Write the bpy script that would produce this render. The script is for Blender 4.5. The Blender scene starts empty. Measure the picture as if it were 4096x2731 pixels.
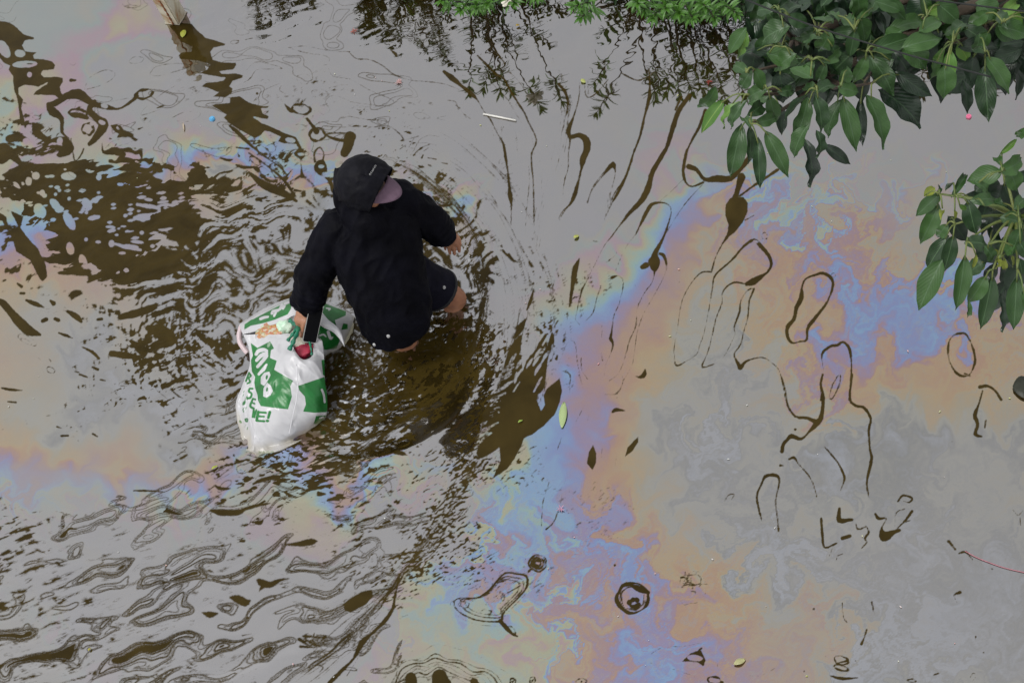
import bpy, bmesh, math, random
import numpy as np
from mathutils import Vector, Matrix, noise as mnoise
from mathutils.bvhtree import BVHTree

S = bpy.context.scene
COL = S.collection
R_ = math.radians

# ------------------------------------------------------------------ camera
CAM_H, PITCH, ROLL, HFOV = 6.0, R_(50), R_(18), R_(36)
CAMP = Vector((0, 0, CAM_H))
FWD = Vector((0, math.cos(PITCH), -math.sin(PITCH)))
_r0, _u0 = Vector((1, 0, 0)), Vector((0, math.sin(PITCH), math.cos(PITCH)))
RIGHT = _r0 * math.cos(ROLL) - _u0 * math.sin(ROLL)
UP = _u0 * math.cos(ROLL) + _r0 * math.sin(ROLL)
cam = bpy.data.cameras.new('camera')
cam.sensor_width = 36
cam.lens = 18 / math.tan(HFOV / 2)
cam.clip_end = 400
camo = bpy.data.objects.new('camera', cam)
COL.objects.link(camo)
m = Matrix((RIGHT, UP, -FWD)).transposed().to_4x4()
m.translation = CAMP
camo.matrix_world = m
S.camera = camo

# ------------------------------------------------------------------ sky and sun (overcast)
W = bpy.data.worlds.new('World')
S.world = W
W.use_nodes = True
nt = W.node_tree
bg = nt.nodes['Background']
sky = nt.nodes.new('ShaderNodeTexSky')
sky.sky_type = 'NISHITA'
sky.sun_disc = False
sky.sun_elevation = R_(62)
sky.sun_rotation = R_(-110)
sky.dust_density = 4.0
sky.ozone_density = 1.0
hs = nt.nodes.new('ShaderNodeHueSaturation')
hs.inputs['Saturation'].default_value = 0.10
hs.inputs['Value'].default_value = 1.0
nt.links.new(sky.outputs[0], hs.inputs['Color'])
cl = nt.nodes.new('ShaderNodeMix')              # an even deck of cloud over most of the sky
cl.data_type = 'RGBA'
cl.inputs[0].default_value = 0.5
cl.inputs[7].default_value = (3.2, 3.2, 3.25, 1)
nt.links.new(hs.outputs[0], cl.inputs[6])
nt.links.new(cl.outputs[2], bg.inputs['Color'])
bg.inputs['Strength'].default_value = 0.13
sl = bpy.data.lights.new('sun', 'SUN')
sl.energy = 0.6
sl.angle = R_(18)
sl.color = (1.0, 0.97, 0.93)
so = bpy.data.objects.new('sun', sl)
COL.objects.link(so)
_sd = Vector((math.sin(R_(-110)) * math.cos(R_(62)), math.cos(R_(-110)) * math.cos(R_(62)), math.sin(R_(62))))
so.rotation_euler = _sd.to_track_quat('Z', 'Y').to_euler()
so.location = (3, -3, 12)
S.view_settings.view_transform = 'Standard'
S.view_settings.look = 'None'
S.view_settings.gamma = 1
S.view_settings.exposure = 1.0

# ------------------------------------------------------------------ helpers
SRC = 4096 / 2352.0
FPX = 2048 / math.tan(HFOV / 2)


def at(px, py, z=0.0, s=SRC):
    """the point at height z that the photograph shows at (px, py); s: pixels of the tracing to source pixels"""
    d = FWD * FPX + RIGHT * (px * s - 2048) - UP * (py * s - 1365.5)
    return CAMP + d * ((z - CAM_H) / d.z)


def zm(ox, oy, s):
    """a tracing frame: enlarged crop with origin (ox, oy) and scale s; returns the map to source pixels"""
    return lambda p: (ox + p[0] / s, oy + p[1] / s)


FA = zm(0, 0, 1.5679); FB = zm(0, 700, 1.5679); FC = zm(0, 1700, 1.47); FD = zm(1400, 1500, 1.2742)
FE = zm(2200, 600, 1.5679); FF = zm(2600, 1500, 1.2741); FH = zm(1400, 0, 1.568); FP = zm(1100, 550, 1.7422)
FQ = zm(900, 1150, 2.24); FL = zm(2700, 0, 1.6848); FM = zm(3500, 500, 1.7416); FK = zm(1600, 850, 2.6125)
FZ = zm(0, 0, 1 / SRC)


def pt(frame, x, y, z=0.0):
    a = frame((x, y))
    return at(a[0], a[1], z, 1.0)


def tag(o, label=None, cat=None, group=None, kind=None):
    if label: o['label'] = label
    if cat: o['category'] = cat
    if group: o['group'] = group
    if kind: o['kind'] = kind
    return o


def link(name, me, mat=None, parent=None, smooth=True):
    o = bpy.data.objects.new(name, me)
    COL.objects.link(o)
    if mat is not None and not me.materials:
        me.materials.append(mat)
    if smooth and len(me.polygons):
        me.polygons.foreach_set('use_smooth', [True] * len(me.polygons))
    if parent is not None:
        o.parent = parent
        o.matrix_parent_inverse = Matrix.Translation(-parent.location) if parent.rotation_euler[:] == (0, 0, 0) else parent.matrix_basis.inverted()
    return o


def empty(name, loc, label, cat, group=None):
    o = bpy.data.objects.new(name, None)
    COL.objects.link(o)
    o.location = loc
    o.empty_display_size = 0.1
    return tag(o, label, cat, group)


def mesh(name, vs, fs):
    me = bpy.data.meshes.new(name)
    me.from_pydata([tuple(v) for v in vs], [], fs)
    me.update()
    return me


def catmull(P, n):
    """resample a list of points (tuples of any length) with a Catmull-Rom spline, n points"""
    P = np.array(P, float)
    k = len(P)
    if k < 3:
        t = np.linspace(0, 1, n)[:, None]
        return P[0] * (1 - t) + P[-1] * t
    E = np.vstack([2 * P[0] - P[1], P, 2 * P[-1] - P[-2]])
    out = []
    for t in np.linspace(0, k - 1, n):
        i = min(int(t), k - 2); f = t - i
        a, b, c, d = E[i], E[i + 1], E[i + 2], E[i + 3]
        out.append(0.5 * (2 * b + (c - a) * f + (2 * a - 5 * b + 4 * c - d) * f * f + (3 * b - a - 3 * c + d) * f ** 3))
    return np.array(out)


def tube(name, pts, rad, sides=8):
    """tapered tube along points; rad a number or list"""
    pts = [Vector(p) for p in pts]
    n = len(pts)
    rad = [rad] * n if not hasattr(rad, '__len__') else rad
    vs, fs = [], []
    ref = Vector((0.3, 0.2, 0.93))
    for i, p in enumerate(pts):
        t = (pts[min(i + 1, n - 1)] - pts[max(i - 1, 0)]).normalized()
        x = t.cross(ref)
        if x.length < 1e-3: x = t.cross(Vector((1, 0, 0)))
        x.normalize(); y = t.cross(x)
        for k in range(sides):
            a = 2 * math.pi * k / sides
            vs.append(p + (x * math.cos(a) + y * math.sin(a)) * rad[i])
    for i in range(n - 1):
        for k in range(sides):
            a, b = i * sides + k, i * sides + (k + 1) % sides
            fs.append((a, b, b + sides, a + sides))
    fs.append(tuple(range(sides))[::-1]); fs.append(tuple((n - 1) * sides + k for k in range(sides)))
    return vs, fs


def join(parts):
    vs, fs = [], []
    for v, f in parts:
        o = len(vs)
        vs += list(v); fs += [tuple(i + o for i in q) for q in f]
    return vs, fs


def capsule(bm, a, b, ra, rb, seg=14):
    """tapered capsule between two points, as closed pieces to be fused by a voxel remesh"""
    a, b = Vector(a), Vector(b)
    for p, r in ((a, ra), (b, rb)):
        bmesh.ops.create_icosphere(bm, subdivisions=2, radius=r, matrix=Matrix.Translation(p))
    d = b - a
    if d.length > 1e-5:
        M = Matrix.Translation((a + b) / 2) @ d.to_track_quat('Z', 'Y').to_matrix().to_4x4()
        bmesh.ops.create_cone(bm, cap_ends=True, segments=seg, radius1=ra, radius2=rb, depth=d.length, matrix=M)


def ball(bm, c, r, scale=(1, 1, 1), rot=None):
    M = Matrix.Translation(Vector(c)) @ (rot or Matrix.Identity(4)) @ Matrix.Diagonal((scale[0], scale[1], scale[2], 1))
    bmesh.ops.create_icosphere(bm, subdivisions=3, radius=r, matrix=M)


def fuse(name, bm, voxel, smooth=6, factor=0.5):
    """one continuous surface from overlapping closed pieces"""
    me = bpy.data.meshes.new(name)
    bm.to_mesh(me); bm.free()
    o = bpy.data.objects.new('fuse', me)
    COL.objects.link(o)
    md = o.modifiers.new('r', 'REMESH'); md.mode = 'VOXEL'; md.voxel_size = voxel
    if smooth:
        sm = o.modifiers.new('s', 'SMOOTH'); sm.iterations = smooth; sm.factor = factor
    dg = bpy.context.evaluated_depsgraph_get()
    res = bpy.data.meshes.new_from_object(o.evaluated_get(dg))
    bpy.data.objects.remove(o)
    bpy.data.meshes.remove(me)
    res.name = name
    return res


# ------------------------------------------------------------------ numpy noise
_rng = np.random.RandomState(7)
_perm = _rng.permutation(4096).astype(np.int32)
_ga = _rng.rand(4096).astype(np.float32) * 2 * np.pi
_gx, _gy = np.cos(_ga), np.sin(_ga)


def pn(x, y, seed=0):
    """gradient noise, about -0.7..0.7"""
    xi, yi = np.floor(x), np.floor(y)
    fx, fy = (x - xi).astype(np.float32), (y - yi).astype(np.float32)
    xi, yi = xi.astype(np.int32), yi.astype(np.int32)

    def g(ix, iy, dx, dy):
        h = _perm[(_perm[(ix + seed * 131) & 4095] + iy) & 4095]
        return _gx[h] * dx + _gy[h] * dy
    u, v = fx * fx * fx * (fx * (fx * 6 - 15) + 10), fy * fy * fy * (fy * (fy * 6 - 15) + 10)
    a = g(xi, yi, fx, fy); b = g(xi + 1, yi, fx - 1, fy)
    c = g(xi, yi + 1, fx, fy - 1); d = g(xi + 1, yi + 1, fx - 1, fy - 1)
    return (a + (b - a) * u) + ((c + (d - c) * u) - (a + (b - a) * u)) * v


def fbm(x, y, seed=0, octv=4, gain=0.5):
    s, a, t = 0, 1.0, 0
    for i in range(octv):
        s = s + a * pn(x * 2 ** i, y * 2 ** i, seed + i * 17)
        t += a * a; a *= gain
    return s / math.sqrt(t)


def sst(a, b, x):
    t = np.clip((x - a) / (b - a), 0, 1)
    return t * t * (3 - 2 * t)


# ------------------------------------------------------------------ signed distances on a chart (U, V arrays), negative inside
class Chart:
    def __init__(self, U, V, far=60.0):
        self.U, self.V = U, V
        self.d = np.full(U.shape, far, np.float32)
        self.grid = None
        if U.ndim == 2:                      # rows follow V and columns follow U: look only where a shape can be
            self.grid = (U.min(0), U.max(0), V.min(1), V.max(1))

    def box(self, x0, y0, x1, y1):
        if self.grid is not None:
            a, b, c, d = self.grid
            k = np.nonzero((b >= x0) & (a <= x1))[0]; r = np.nonzero((d >= y0) & (c <= y1))[0]
            if not len(k) or not len(r): return np.zeros(0, int), np.zeros(0, int)
            k0, r0 = k[0], r[0]
            u, v = self.U[r0:r[-1] + 1, k0:k[-1] + 1], self.V[r0:r[-1] + 1, k0:k[-1] + 1]
            i, j = np.nonzero((u >= x0) & (u <= x1) & (v >= y0) & (v <= y1))
            return i + r0, j + k0
        return np.nonzero((self.U >= x0) & (self.U <= x1) & (self.V >= y0) & (self.V <= y1))

    def seg(self, a, b, ra, rb, m=14, sub=False):
        R = max(ra, rb) + m
        I = self.box(min(a[0], b[0]) - R, min(a[1], b[1]) - R, max(a[0], b[0]) + R, max(a[1], b[1]) + R)
        u, v = self.U[I], self.V[I]
        dx, dy = b[0] - a[0], b[1] - a[1]
        t = np.clip(((u - a[0]) * dx + (v - a[1]) * dy) / (dx * dx + dy * dy + 1e-6), 0, 1)
        d = np.hypot(u - a[0] - t * dx, v - a[1] - t * dy) - (ra + (rb - ra) * t)
        self.put(I, d, sub)

    def put(self, I, d, sub):
        if sub: self.d[I] = np.maximum(self.d[I], -d)
        else: self.d[I] = np.minimum(self.d[I], d)

    def stroke(self, F, P, sub=False, k=1.0, dense=True):
        s = 1 / (F((1, 0))[0] - F((0, 0))[0])
        Q = [(*F(p[:2]), p[2] / s * k) for p in P]
        if len(Q) == 1: Q = Q * 2
        elif dense and len(Q) > 2: Q = [tuple(q) for q in catmull(Q, 3 * (len(Q) - 1) + 1)]
        for a, b in zip(Q, Q[1:]):
            self.seg(a, b, max(a[2], .3), max(b[2], .3), sub=sub)

    def poly(self, F, P, sub=False, m=16):
        Q = np.array([F(p) for p in P], float)
        I = self.box(Q[:, 0].min() - m, Q[:, 1].min() - m, Q[:, 0].max() + m, Q[:, 1].max() + m)
        u, v = self.U[I], self.V[I]
        d = np.full(u.shape, 1e9); ins = np.zeros(u.shape, bool)
        for i in range(len(Q)):
            a, b = Q[i], Q[(i + 1) % len(Q)]
            dx, dy = b - a
            t = np.clip(((u - a[0]) * dx + (v - a[1]) * dy) / (dx * dx + dy * dy + 1e-9), 0, 1)
            d = np.minimum(d, np.hypot(u - a[0] - t * dx, v - a[1] - t * dy))
            c = ((a[1] > v) != (b[1] > v)) & (u < (b[0] - a[0]) * (v - a[1]) / (b[1] - a[1] + 1e-12) + a[0])
            ins ^= c
        self.put(I, np.where(ins, -d, d), sub)

    def ell(self, F, x, y, rx, ry, ang=0.0, sub=False):
        P = [(x + rx * math.cos(t) * math.cos(ang) - ry * math.sin(t) * math.sin(ang),
              y + rx * math.cos(t) * math.sin(ang) + ry * math.sin(t) * math.cos(ang)) for t in np.linspace(0, 2 * math.pi, 15)[:-1]]
        self.poly(F, P, sub)

    def ring(self, F, x, y, rx, ry, ang=0.0, w=5, wob=0.12, seed=0):
        rr = random.Random(seed + int(x * 7 + y))
        P = []
        for i in range(14):
            t = 2 * math.pi * i / 14; k = 1 + rr.uniform(-wob, wob)
            P.append((x + k * (rx * math.cos(t) * math.cos(ang) - ry * math.sin(t) * math.sin(ang)),
                      y + k * (rx * math.cos(t) * math.sin(ang) + ry * math.sin(t) * math.cos(ang)), w * rr.uniform(.6, 1.4)))
        self.stroke(F, P + P[:1])


# ------------------------------------------------------------------ material helpers
def mat(name, base, rough=0.6, **kw):
    mt = bpy.data.materials.new(name)
    mt.use_nodes = True
    b = mt.node_tree.nodes['Principled BSDF']
    b.inputs['Base Color'].default_value = (*base, 1)
    b.inputs['Roughness'].default_value = rough
    for k, v in kw.items():
        b.inputs[k].default_value = v
    return mt


def vary(mt, scale, cols, bump=0.0, bscale=None, detail=5, stretch=None, obj_random=False):
    """noise colour variation between given colours and an optional bump"""
    nt = mt.node_tree; b = nt.nodes['Principled BSDF']
    tc = nt.nodes.new('ShaderNodeTexCoord')
    src = tc.outputs['Object']
    if stretch:
        mp = nt.nodes.new('ShaderNodeMapping'); mp.inputs['Scale'].default_value = stretch
        nt.links.new(src, mp.inputs[0]); src = mp.outputs[0]
    n = nt.nodes.new('ShaderNodeTexNoise'); n.inputs['Scale'].default_value = scale; n.inputs['Detail'].default_value = detail
    nt.links.new(src, n.inputs['Vector'])
    r = nt.nodes.new('ShaderNodeValToRGB')
    el = r.color_ramp.elements
    while len(el) < len(cols): el.new(0.5)
    for i, (p, c) in enumerate(cols):
        el[i].position = p; el[i].color = (*c, 1)
    fac = n.outputs['Fac']
    if obj_random:
        oi = nt.nodes.new('ShaderNodeObjectInfo')
        mx = nt.nodes.new('ShaderNodeMath'); mx.operation = 'MULTIPLY_ADD'
        mx.inputs[1].default_value = 0.45; nt.links.new(n.outputs['Fac'], mx.inputs[0])
        m2 = nt.nodes.new('ShaderNodeMath'); m2.operation = 'MULTIPLY'; m2.inputs[1].default_value = 0.55
        nt.links.new(oi.outputs['Random'], m2.inputs[0]); nt.links.new(m2.outputs[0], mx.inputs[2]); fac = mx.outputs[0]
    nt.links.new(fac, r.inputs[0]); nt.links.new(r.outputs[0], b.inputs['Base Color'])
    if bump:
        n2 = nt.nodes.new('ShaderNodeTexNoise'); n2.inputs['Scale'].default_value = bscale or scale; n2.inputs['Detail'].default_value = 6
        nt.links.new(src, n2.inputs['Vector'])
        bp = nt.nodes.new('ShaderNodeBump'); bp.inputs['Strength'].default_value = bump; bp.inputs['Distance'].default_value = 0.01
        nt.links.new(n2.outputs['Fac'], bp.inputs['Height']); nt.links.new(bp.outputs[0], b.inputs['Normal'])
    return mt
# ================================================================== the flood water
# a fine sheet where the walker stirs the water, a plain sheet around it out to the horizon
# the sheet lies square to the view, so that it covers what the photograph shows of the water and a little more
_o = at(2048, 1365, 0, 1); _e = at(3048, 1365, 0, 1) - _o
PSI = math.atan2(_e.y, _e.x); cP, sP = math.cos(PSI), math.sin(PSI)
_loc = lambda p: ((p.x - _o.x) * cP + (p.y - _o.y) * sP, -(p.x - _o.x) * sP + (p.y - _o.y) * cP)
_cs = [_loc(at(x, y, 0, 1)) for x in (-130, 4226) for y in (-110, 2841)]
GX0, GX1 = min(c[0] for c in _cs) - .05, max(c[0] for c in _cs) + .05
GY0, GY1 = min(c[1] for c in _cs) - .05, max(c[1] for c in _cs) + .05
GS = math.sqrt((GX1 - GX0) * (GY1 - GY0) / 1.08e6)
nx, ny = int((GX1 - GX0) / GS), int((GY1 - GY0) / GS)
gx = np.linspace(GX0, GX1, nx).astype(np.float64)
gy = GY0 + (GY1 - GY0) * (np.linspace(0, 1, ny) * 0.72 + 0.28 * np.linspace(0, 1, ny) ** 2)   # rows closer together towards the camera
# wider cells carry the slick a little way beyond what the photograph shows, where it thins out
_far = 1.6 * np.linspace(0, 1, 45)[1:] ** 1.8
gx = np.concatenate([GX0 - _far[::-1], gx, GX1 + _far]); gy = np.concatenate([GY0 - _far[::-1], gy, GY1 + _far])
GX0, GX1, GY0, GY1 = GX0 - 1.6, GX1 + 1.6, GY0 - 1.6, GY1 + 1.6
nx, ny = len(gx), len(gy)
LX, LY = np.meshgrid(gx, gy)
X, Y = _o.x + LX * cP - LY * sP, _o.y + LX * sP + LY * cP
print('water grid', nx, ny, round(GS, 4), GX1 - GX0, GY1 - GY0)
# chart of the water plane in photograph pixels (a homography of the plane z = 0)
dz_ = -CAM_H
cx_ = X * RIGHT.x + Y * RIGHT.y + dz_ * RIGHT.z
cy_ = X * UP.x + Y * UP.y + dz_ * UP.z
cz_ = X * FWD.x + Y * FWD.y + dz_ * FWD.z
U = (2048 + FPX * cx_ / cz_).astype(np.float32)
V = (1365.5 - FPX * cy_ / cz_).astype(np.float32)
u2, v2 = U / SRC, V / SRC                                   # 2352-wide chart


def field(P, shape, step=10.0, p=3.4, r0=14.0):
    """inverse-distance field of control points (x, y, value) on a coarse grid of the 2352-wide chart"""
    P = np.array(P, np.float32)
    xs = np.arange(-1100, 3500, step, dtype=np.float32); ys = np.arange(-900, 2700, step, dtype=np.float32)
    A, B = np.meshgrid(xs, ys)
    num = np.zeros_like(A); den = np.zeros_like(A)
    for x, y, v in P:
        w = 1 / ((A - x) ** 2 + (B - y) ** 2 + r0 * r0) ** (p / 2)
        num += w * v; den += w
    G = num / den

    def sample(a, b):
        i = np.clip((a - xs[0]) / step, 0, len(xs) - 1.001); j = np.clip((b - ys[0]) / step, 0, len(ys) - 1.001)
        i0, j0 = i.astype(np.int32), j.astype(np.int32); f, g = i - i0, j - j0
        return (G[j0, i0] * (1 - f) + G[j0, i0 + 1] * f) * (1 - g) + (G[j0 + 1, i0] * (1 - f) + G[j0 + 1, i0 + 1] * f) * g
    return sample(*shape)


# ---- thickness of the oil film: interference colours come from this number (0 thin .. 1.35 thick and colourless)
G1 = 1.35
TH = [
 (1520,1000,.13),(1560,1050,.1),(1505,950,.2),(1540,900,.18),(1600,1100,.12),(1560,1150,.18),(1650,1000,.06),(1700,1020,.08),(1750,950,.14),(1650,930,.12),(1780,860,.2),(1640,1180,.18),(1720,1130,.14),(1800,1150,.14),(1900,1060,.08),(1750,1300,.08),(1820,1200,.16),(1950,1250,.14),(2050,1150,.14),(2100,1100,.12),(2050,950,.14),(1650,800,.16),
 (1620,425,.64),(1580,450,.62),(1545,500,.62),(1510,560,.62),(1470,620,.62),(1430,680,.62),(1385,722,.62),(1340,752,.61),(1530,488,.73),(1490,548,.74),(1450,608,.75),(1405,652,.76),(1370,690,.73),(1590,482,.53),(1550,540,.52),(1510,602,.52),(1470,660,.51),(1430,712,.5),(1390,750,.5),(1350,782,.5),(1585,560,.42),(1530,622,.40),(1500,680,.39),(1460,730,.39),(1420,780,.40),(1500,478,1.15),(1460,538,1.15),(1410,600,1.1),(1370,640,1.05),(1330,690,.95),
 # right half
 (1290,300,G1),(1500,200,G1),(1250,150,G1),(1400,400,1.32),(1350,500,1.3),(1250,600,G1),(1600,100,1.33),(1700,200,1.3),(1700,50,1.3),(1900,100,1.3),(2300,100,1.28),(1750,330,1.2),(1650,300,1.3),(2100,340,1.25),(2200,300,1.22),(2250,420,1.24),(1850,400,1.02),(2050,420,1.08),(1950,330,1.25),
 (1560,400,1.05),(1600,420,.72),(1540,480,.64),(1500,540,.72),(1470,600,.75),(1440,650,.70),(1385,640,.68),(1340,740,.62),(1360,690,.66),(1330,650,.76),(1300,620,.8),(1270,600,1.2),(1270,560,1.3),(1450,480,1.3),
 (1580,540,.54),(1510,650,.5),(1480,720,.40),(1450,780,.38),(1395,800,.42),(1360,760,.45),(1540,600,.42),(1560,690,.34),
 (1640,520,.22),(1620,580,.2),(1660,640,.26),(1640,460,.3),(1690,600,.3),(1640,700,.17),(1600,720,.2),(1610,820,.16),
 (1740,450,.56),(1720,510,.53),(1790,480,.5),(1770,420,.66),(1690,560,.46),(1700,640,.40),
 (1760,600,.42),(1850,580,.45),(1950,550,.46),(2000,520,.49),(2010,570,.44),(1900,600,.42),(1900,640,.58),(1800,700,.33),(1720,740,.31),(1820,650,.36),
 (2060,560,.24),(2020,620,.3),(2120,600,.2),(2100,500,.22),(1860,505,.79),(1840,520,.78),(1930,480,.22),(2200,520,.2),(2150,440,.25),
 (1920,650,.64),(1960,690,.64),(2000,720,.64),(1950,760,.63),(1900,700,.50),(2080,680,.62),(2060,780,.62),(2150,690,.66),(2200,640,.68),(2000,810,.6),(2120,760,.62),(2250,600,.60),(2310,680,.5),(2180,770,.58),
 (1870,740,.36),(1830,820,.33),(1910,810,.55),(1860,880,.52),(1890,920,.5),(1960,850,.52),(1935,880,.36),
 (2100,850,.37),(2200,830,.36),(2040,820,.40),(2240,750,.40),(2300,760,.3),(2320,800,.34),(2010,880,.34),(2150,930,.33),(2300,900,.3),(2250,860,.36),
 (1600,780,.18),(1680,860,.15),(1620,900,.2),(1700,950,.1),(1600,1000,.05),(1550,950,.2),(1500,900,.3),(1480,840,.32),(1430,900,.38),(1400,850,.42),(1550,860,.26),
 (1950,1000,.1),(2050,1000,.1),(1950,1120,.1),(2150,1010,.1),(1800,1000,.22),(1750,1100,.22),(1720,1180,.2),(1850,1080,.12),(1850,940,.24),
 (2300,1000,.13),(2200,1150,.18),(2100,1250,.08),(2250,1400,.1),(2300,1320,.1),(2150,1450,.05),(2000,1450,.06),(1900,1320,.05),(1800,1250,.05),(2200,1080,.18),(2000,1230,.2),(1900,1200,.24),(1700,1250,.08),(2330,1500,.1),(2000,1550,.05),
 (1330,1000,.52),(1335,930,.47),(1360,1080,.42),(1350,880,.45),(1300,1000,.62),(1285,930,.68),(1300,870,.67),(1320,830,.48),(1300,800,.6),(1270,880,.42),(1420,1000,.36),(1400,1080,.38),(1450,1100,.3),(1390,1010,.57),(1385,950,.56),(1420,950,.40),(1480,1000,.22),(1500,1080,.22),(1410,1150,.40),(1500,1170,.28),
 (1250,1050,.64),(1200,1110,.65),(1160,1160,.62),(1220,1190,.69),(1240,1230,.74),(1100,1240,.43),(1140,1250,.48),(1080,1280,.52),(1110,1290,.54),(1180,1260,.7),(1180,1190,.62),(1270,1120,.67),(1240,990,.66),(1150,1110,.8),(1120,1180,.74),(1100,1200,.62),(1190,1060,.82),
 (1050,1220,.80),(1010,1300,.76),(960,1370,.78),(1000,1345,.56),(1040,1330,.70),(950,1420,.7),(1060,1360,.58),(990,1390,.72),(900,1480,.82),
 (1330,1120,.58),(1300,1170,.52),(1380,1190,.58),(1340,1230,.54),(1330,1300,.44),(1290,1300,.45),(1400,1280,.64),(1430,1320,.66),(1450,1250,.42),(1390,1330,.46),(1530,1230,.34),(1560,1300,.33),(1650,1350,.38),(1600,1440,.4),(1700,1440,.38),(1500,1430,.5),(1560,1500,.54),(1480,1380,.58),(1490,1470,.63),(1500,1530,.64),(1380,1400,.40),(1420,1420,.56),
 (1160,1350,.42),(1130,1450,.73),(1190,1450,.90),(1250,1400,.92),(1060,1430,.78),(940,1430,.82),(1230,1540,.9),(1290,1430,.43),(1330,1480,.32),(1300,1520,.3),(1400,1480,.45),(1250,1480,.8),(1060,1540,.84),
 (1900,1500,.3),(1840,1450,.4),(1800,1500,.36),(2000,1350,.1),(1900,1420,.42),(1750,1350,.2),(1700,1530,.5),(1800,1550,.42),
 # stirred left half: thick colourless film with pale bands
 (500,150,G1),(700,150,G1),(900,200,1.3),(1000,300,G1),(620,230,1.33),(800,280,G1),(1150,350,1.34),(1200,600,1.33),(1200,450,1.34),(1120,200,G1),(1180,800,1.35),(300,1250,G1),(500,1300,G1),(700,1350,G1),(200,1450,1.33),(400,1450,G1),(600,1500,1.33),(850,1300,G1),(100,1300,1.3),(900,1200,1.33),(520,1200,1.3),(1000,1000,G1),(1050,900,G1),(850,1450,1.33),(1080,1080,G1),(980,1250,1.34),(700,60,1.3),(400,230,1.28),(330,330,1.33),(520,260,1.34),(820,320,1.3),(750,1420,1.34),(1000,1130,1.3),
 (200,95,.92),(262,66,.80),(330,40,.82),(310,75,.86),(285,90,.97),(160,170,.90),(250,150,1.18),(120,225,.90),(110,190,.82),(360,20,.9),(395,45,.8),(320,110,1.25),(100,60,.98),(30,40,1.0),(200,30,1.05),(60,265,.90),(20,225,.74),(20,320,.68),(30,440,.86),(50,300,.93),(75,330,.93),(110,270,1.1),(150,30,1.0),(480,40,1.2),(60,120,1.0),(400,110,1.0),(440,130,1.28),
 (300,362,.95),(305,378,.76),(315,392,.64),(315,402,.52),(330,412,.40),(440,318,.95),(440,333,.80),(440,348,.66),(440,366,.54),(440,384,.40),(450,402,.2),(370,342,.95),(375,360,.78),(378,374,.64),(385,388,.5),(390,402,.36),(540,296,1.15),(545,318,.82),(555,340,.66),(570,372,.42),(540,392,.18),(500,400,.1),
 (600,330,.62),(620,345,.62),(640,380,.70),(660,400,.76),(690,430,.62),(700,452,.5),(720,440,.45),(740,470,.36),(690,480,.32),(700,400,.72),(730,352,.9),(735,400,.62),(620,400,.42),(640,440,.3),
 (600,480,.1),(700,560,.1),(500,560,.1),(650,500,.12),(600,640,.1),(500,680,.1),(700,640,1.3),(400,640,.12),(560,750,.1),
 (30,600,.46),(10,560,.58),(50,640,.32),(80,700,.2),(115,560,.45),(100,530,.62),(65,500,.67),(150,600,.38),(60,440,.85),(110,480,.7),(20,690,.3),
 (200,800,.1),(300,900,.08),(400,950,.05),(200,950,.1),(120,1000,.13),(60,960,.2),(28,1010,.30),(28,1048,.43),(28,1080,.56),(30,1108,.70),(150,1056,.28),(150,1082,.43),(150,1106,.58),(150,1136,.8),(280,1095,.28),(300,1115,.45),(300,1132,.62),(300,1160,.95),(430,1112,.45),(440,1135,.64),(470,1090,.36),(430,1165,1.15),(390,1060,.08),(450,1040,.06),(480,970,.05),(45,1140,.40),(75,1130,.45),(20,1170,1.2),(200,1190,1.25),
 (720,1000,.42),(740,975,.36),(690,1040,.57),(640,1062,.63),(780,960,.5),(845,1080,.63),(872,1048,.72),(825,1112,.58),(780,1150,.40),(745,1150,.66),(700,1180,.82),(730,1200,.9),(975,1120,.62),(960,1150,.86),(930,1135,.92),(990,1100,.58),(750,1240,.86),(620,1190,.92),(800,1080,.1),(770,1040,.1),(640,1120,.72),(560,1150,.75),(480,1110,.42),(500,1085,.5),(590,1095,1.2),(880,1130,1.3),
 (1040,440,.66),(1062,470,.62),(1050,415,.92),(1085,440,.80),(1030,405,1.15),(1020,470,.78),(1110,470,1.3),(1000,450,1.1),(1070,390,1.3),(1060,540,.34),(980,480,.4),
 (60,1500,1.1),(130,1440,.92),(180,1420,1.2),(250,1540,.9),(430,1380,1.3),
]
wx = fbm(u2 / 150, v2 / 150, 3, 5, 0.62); wy = fbm(u2 / 150, v2 / 150, 9, 5, 0.62)
swirl = sst(1050, 1500, u2) * (0.45 + 0.55 * sst(1250, 1700, u2))   # the film on the still side is drawn out in eddies




def stir(u, v, k, scale, steps, seed):
    """carry points along the curl of a noise field: eddies that draw the film out into strands"""
    for i in range(steps):
        e = .06
        n0 = pn(u / scale, v / scale, seed); nu = pn(u / scale + e, v / scale, seed); nv_ = pn(u / scale, v / scale + e, seed)
        u, v = u + k * (nv_ - n0) / e, v - k * (nu - n0) / e
    return u, v


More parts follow.
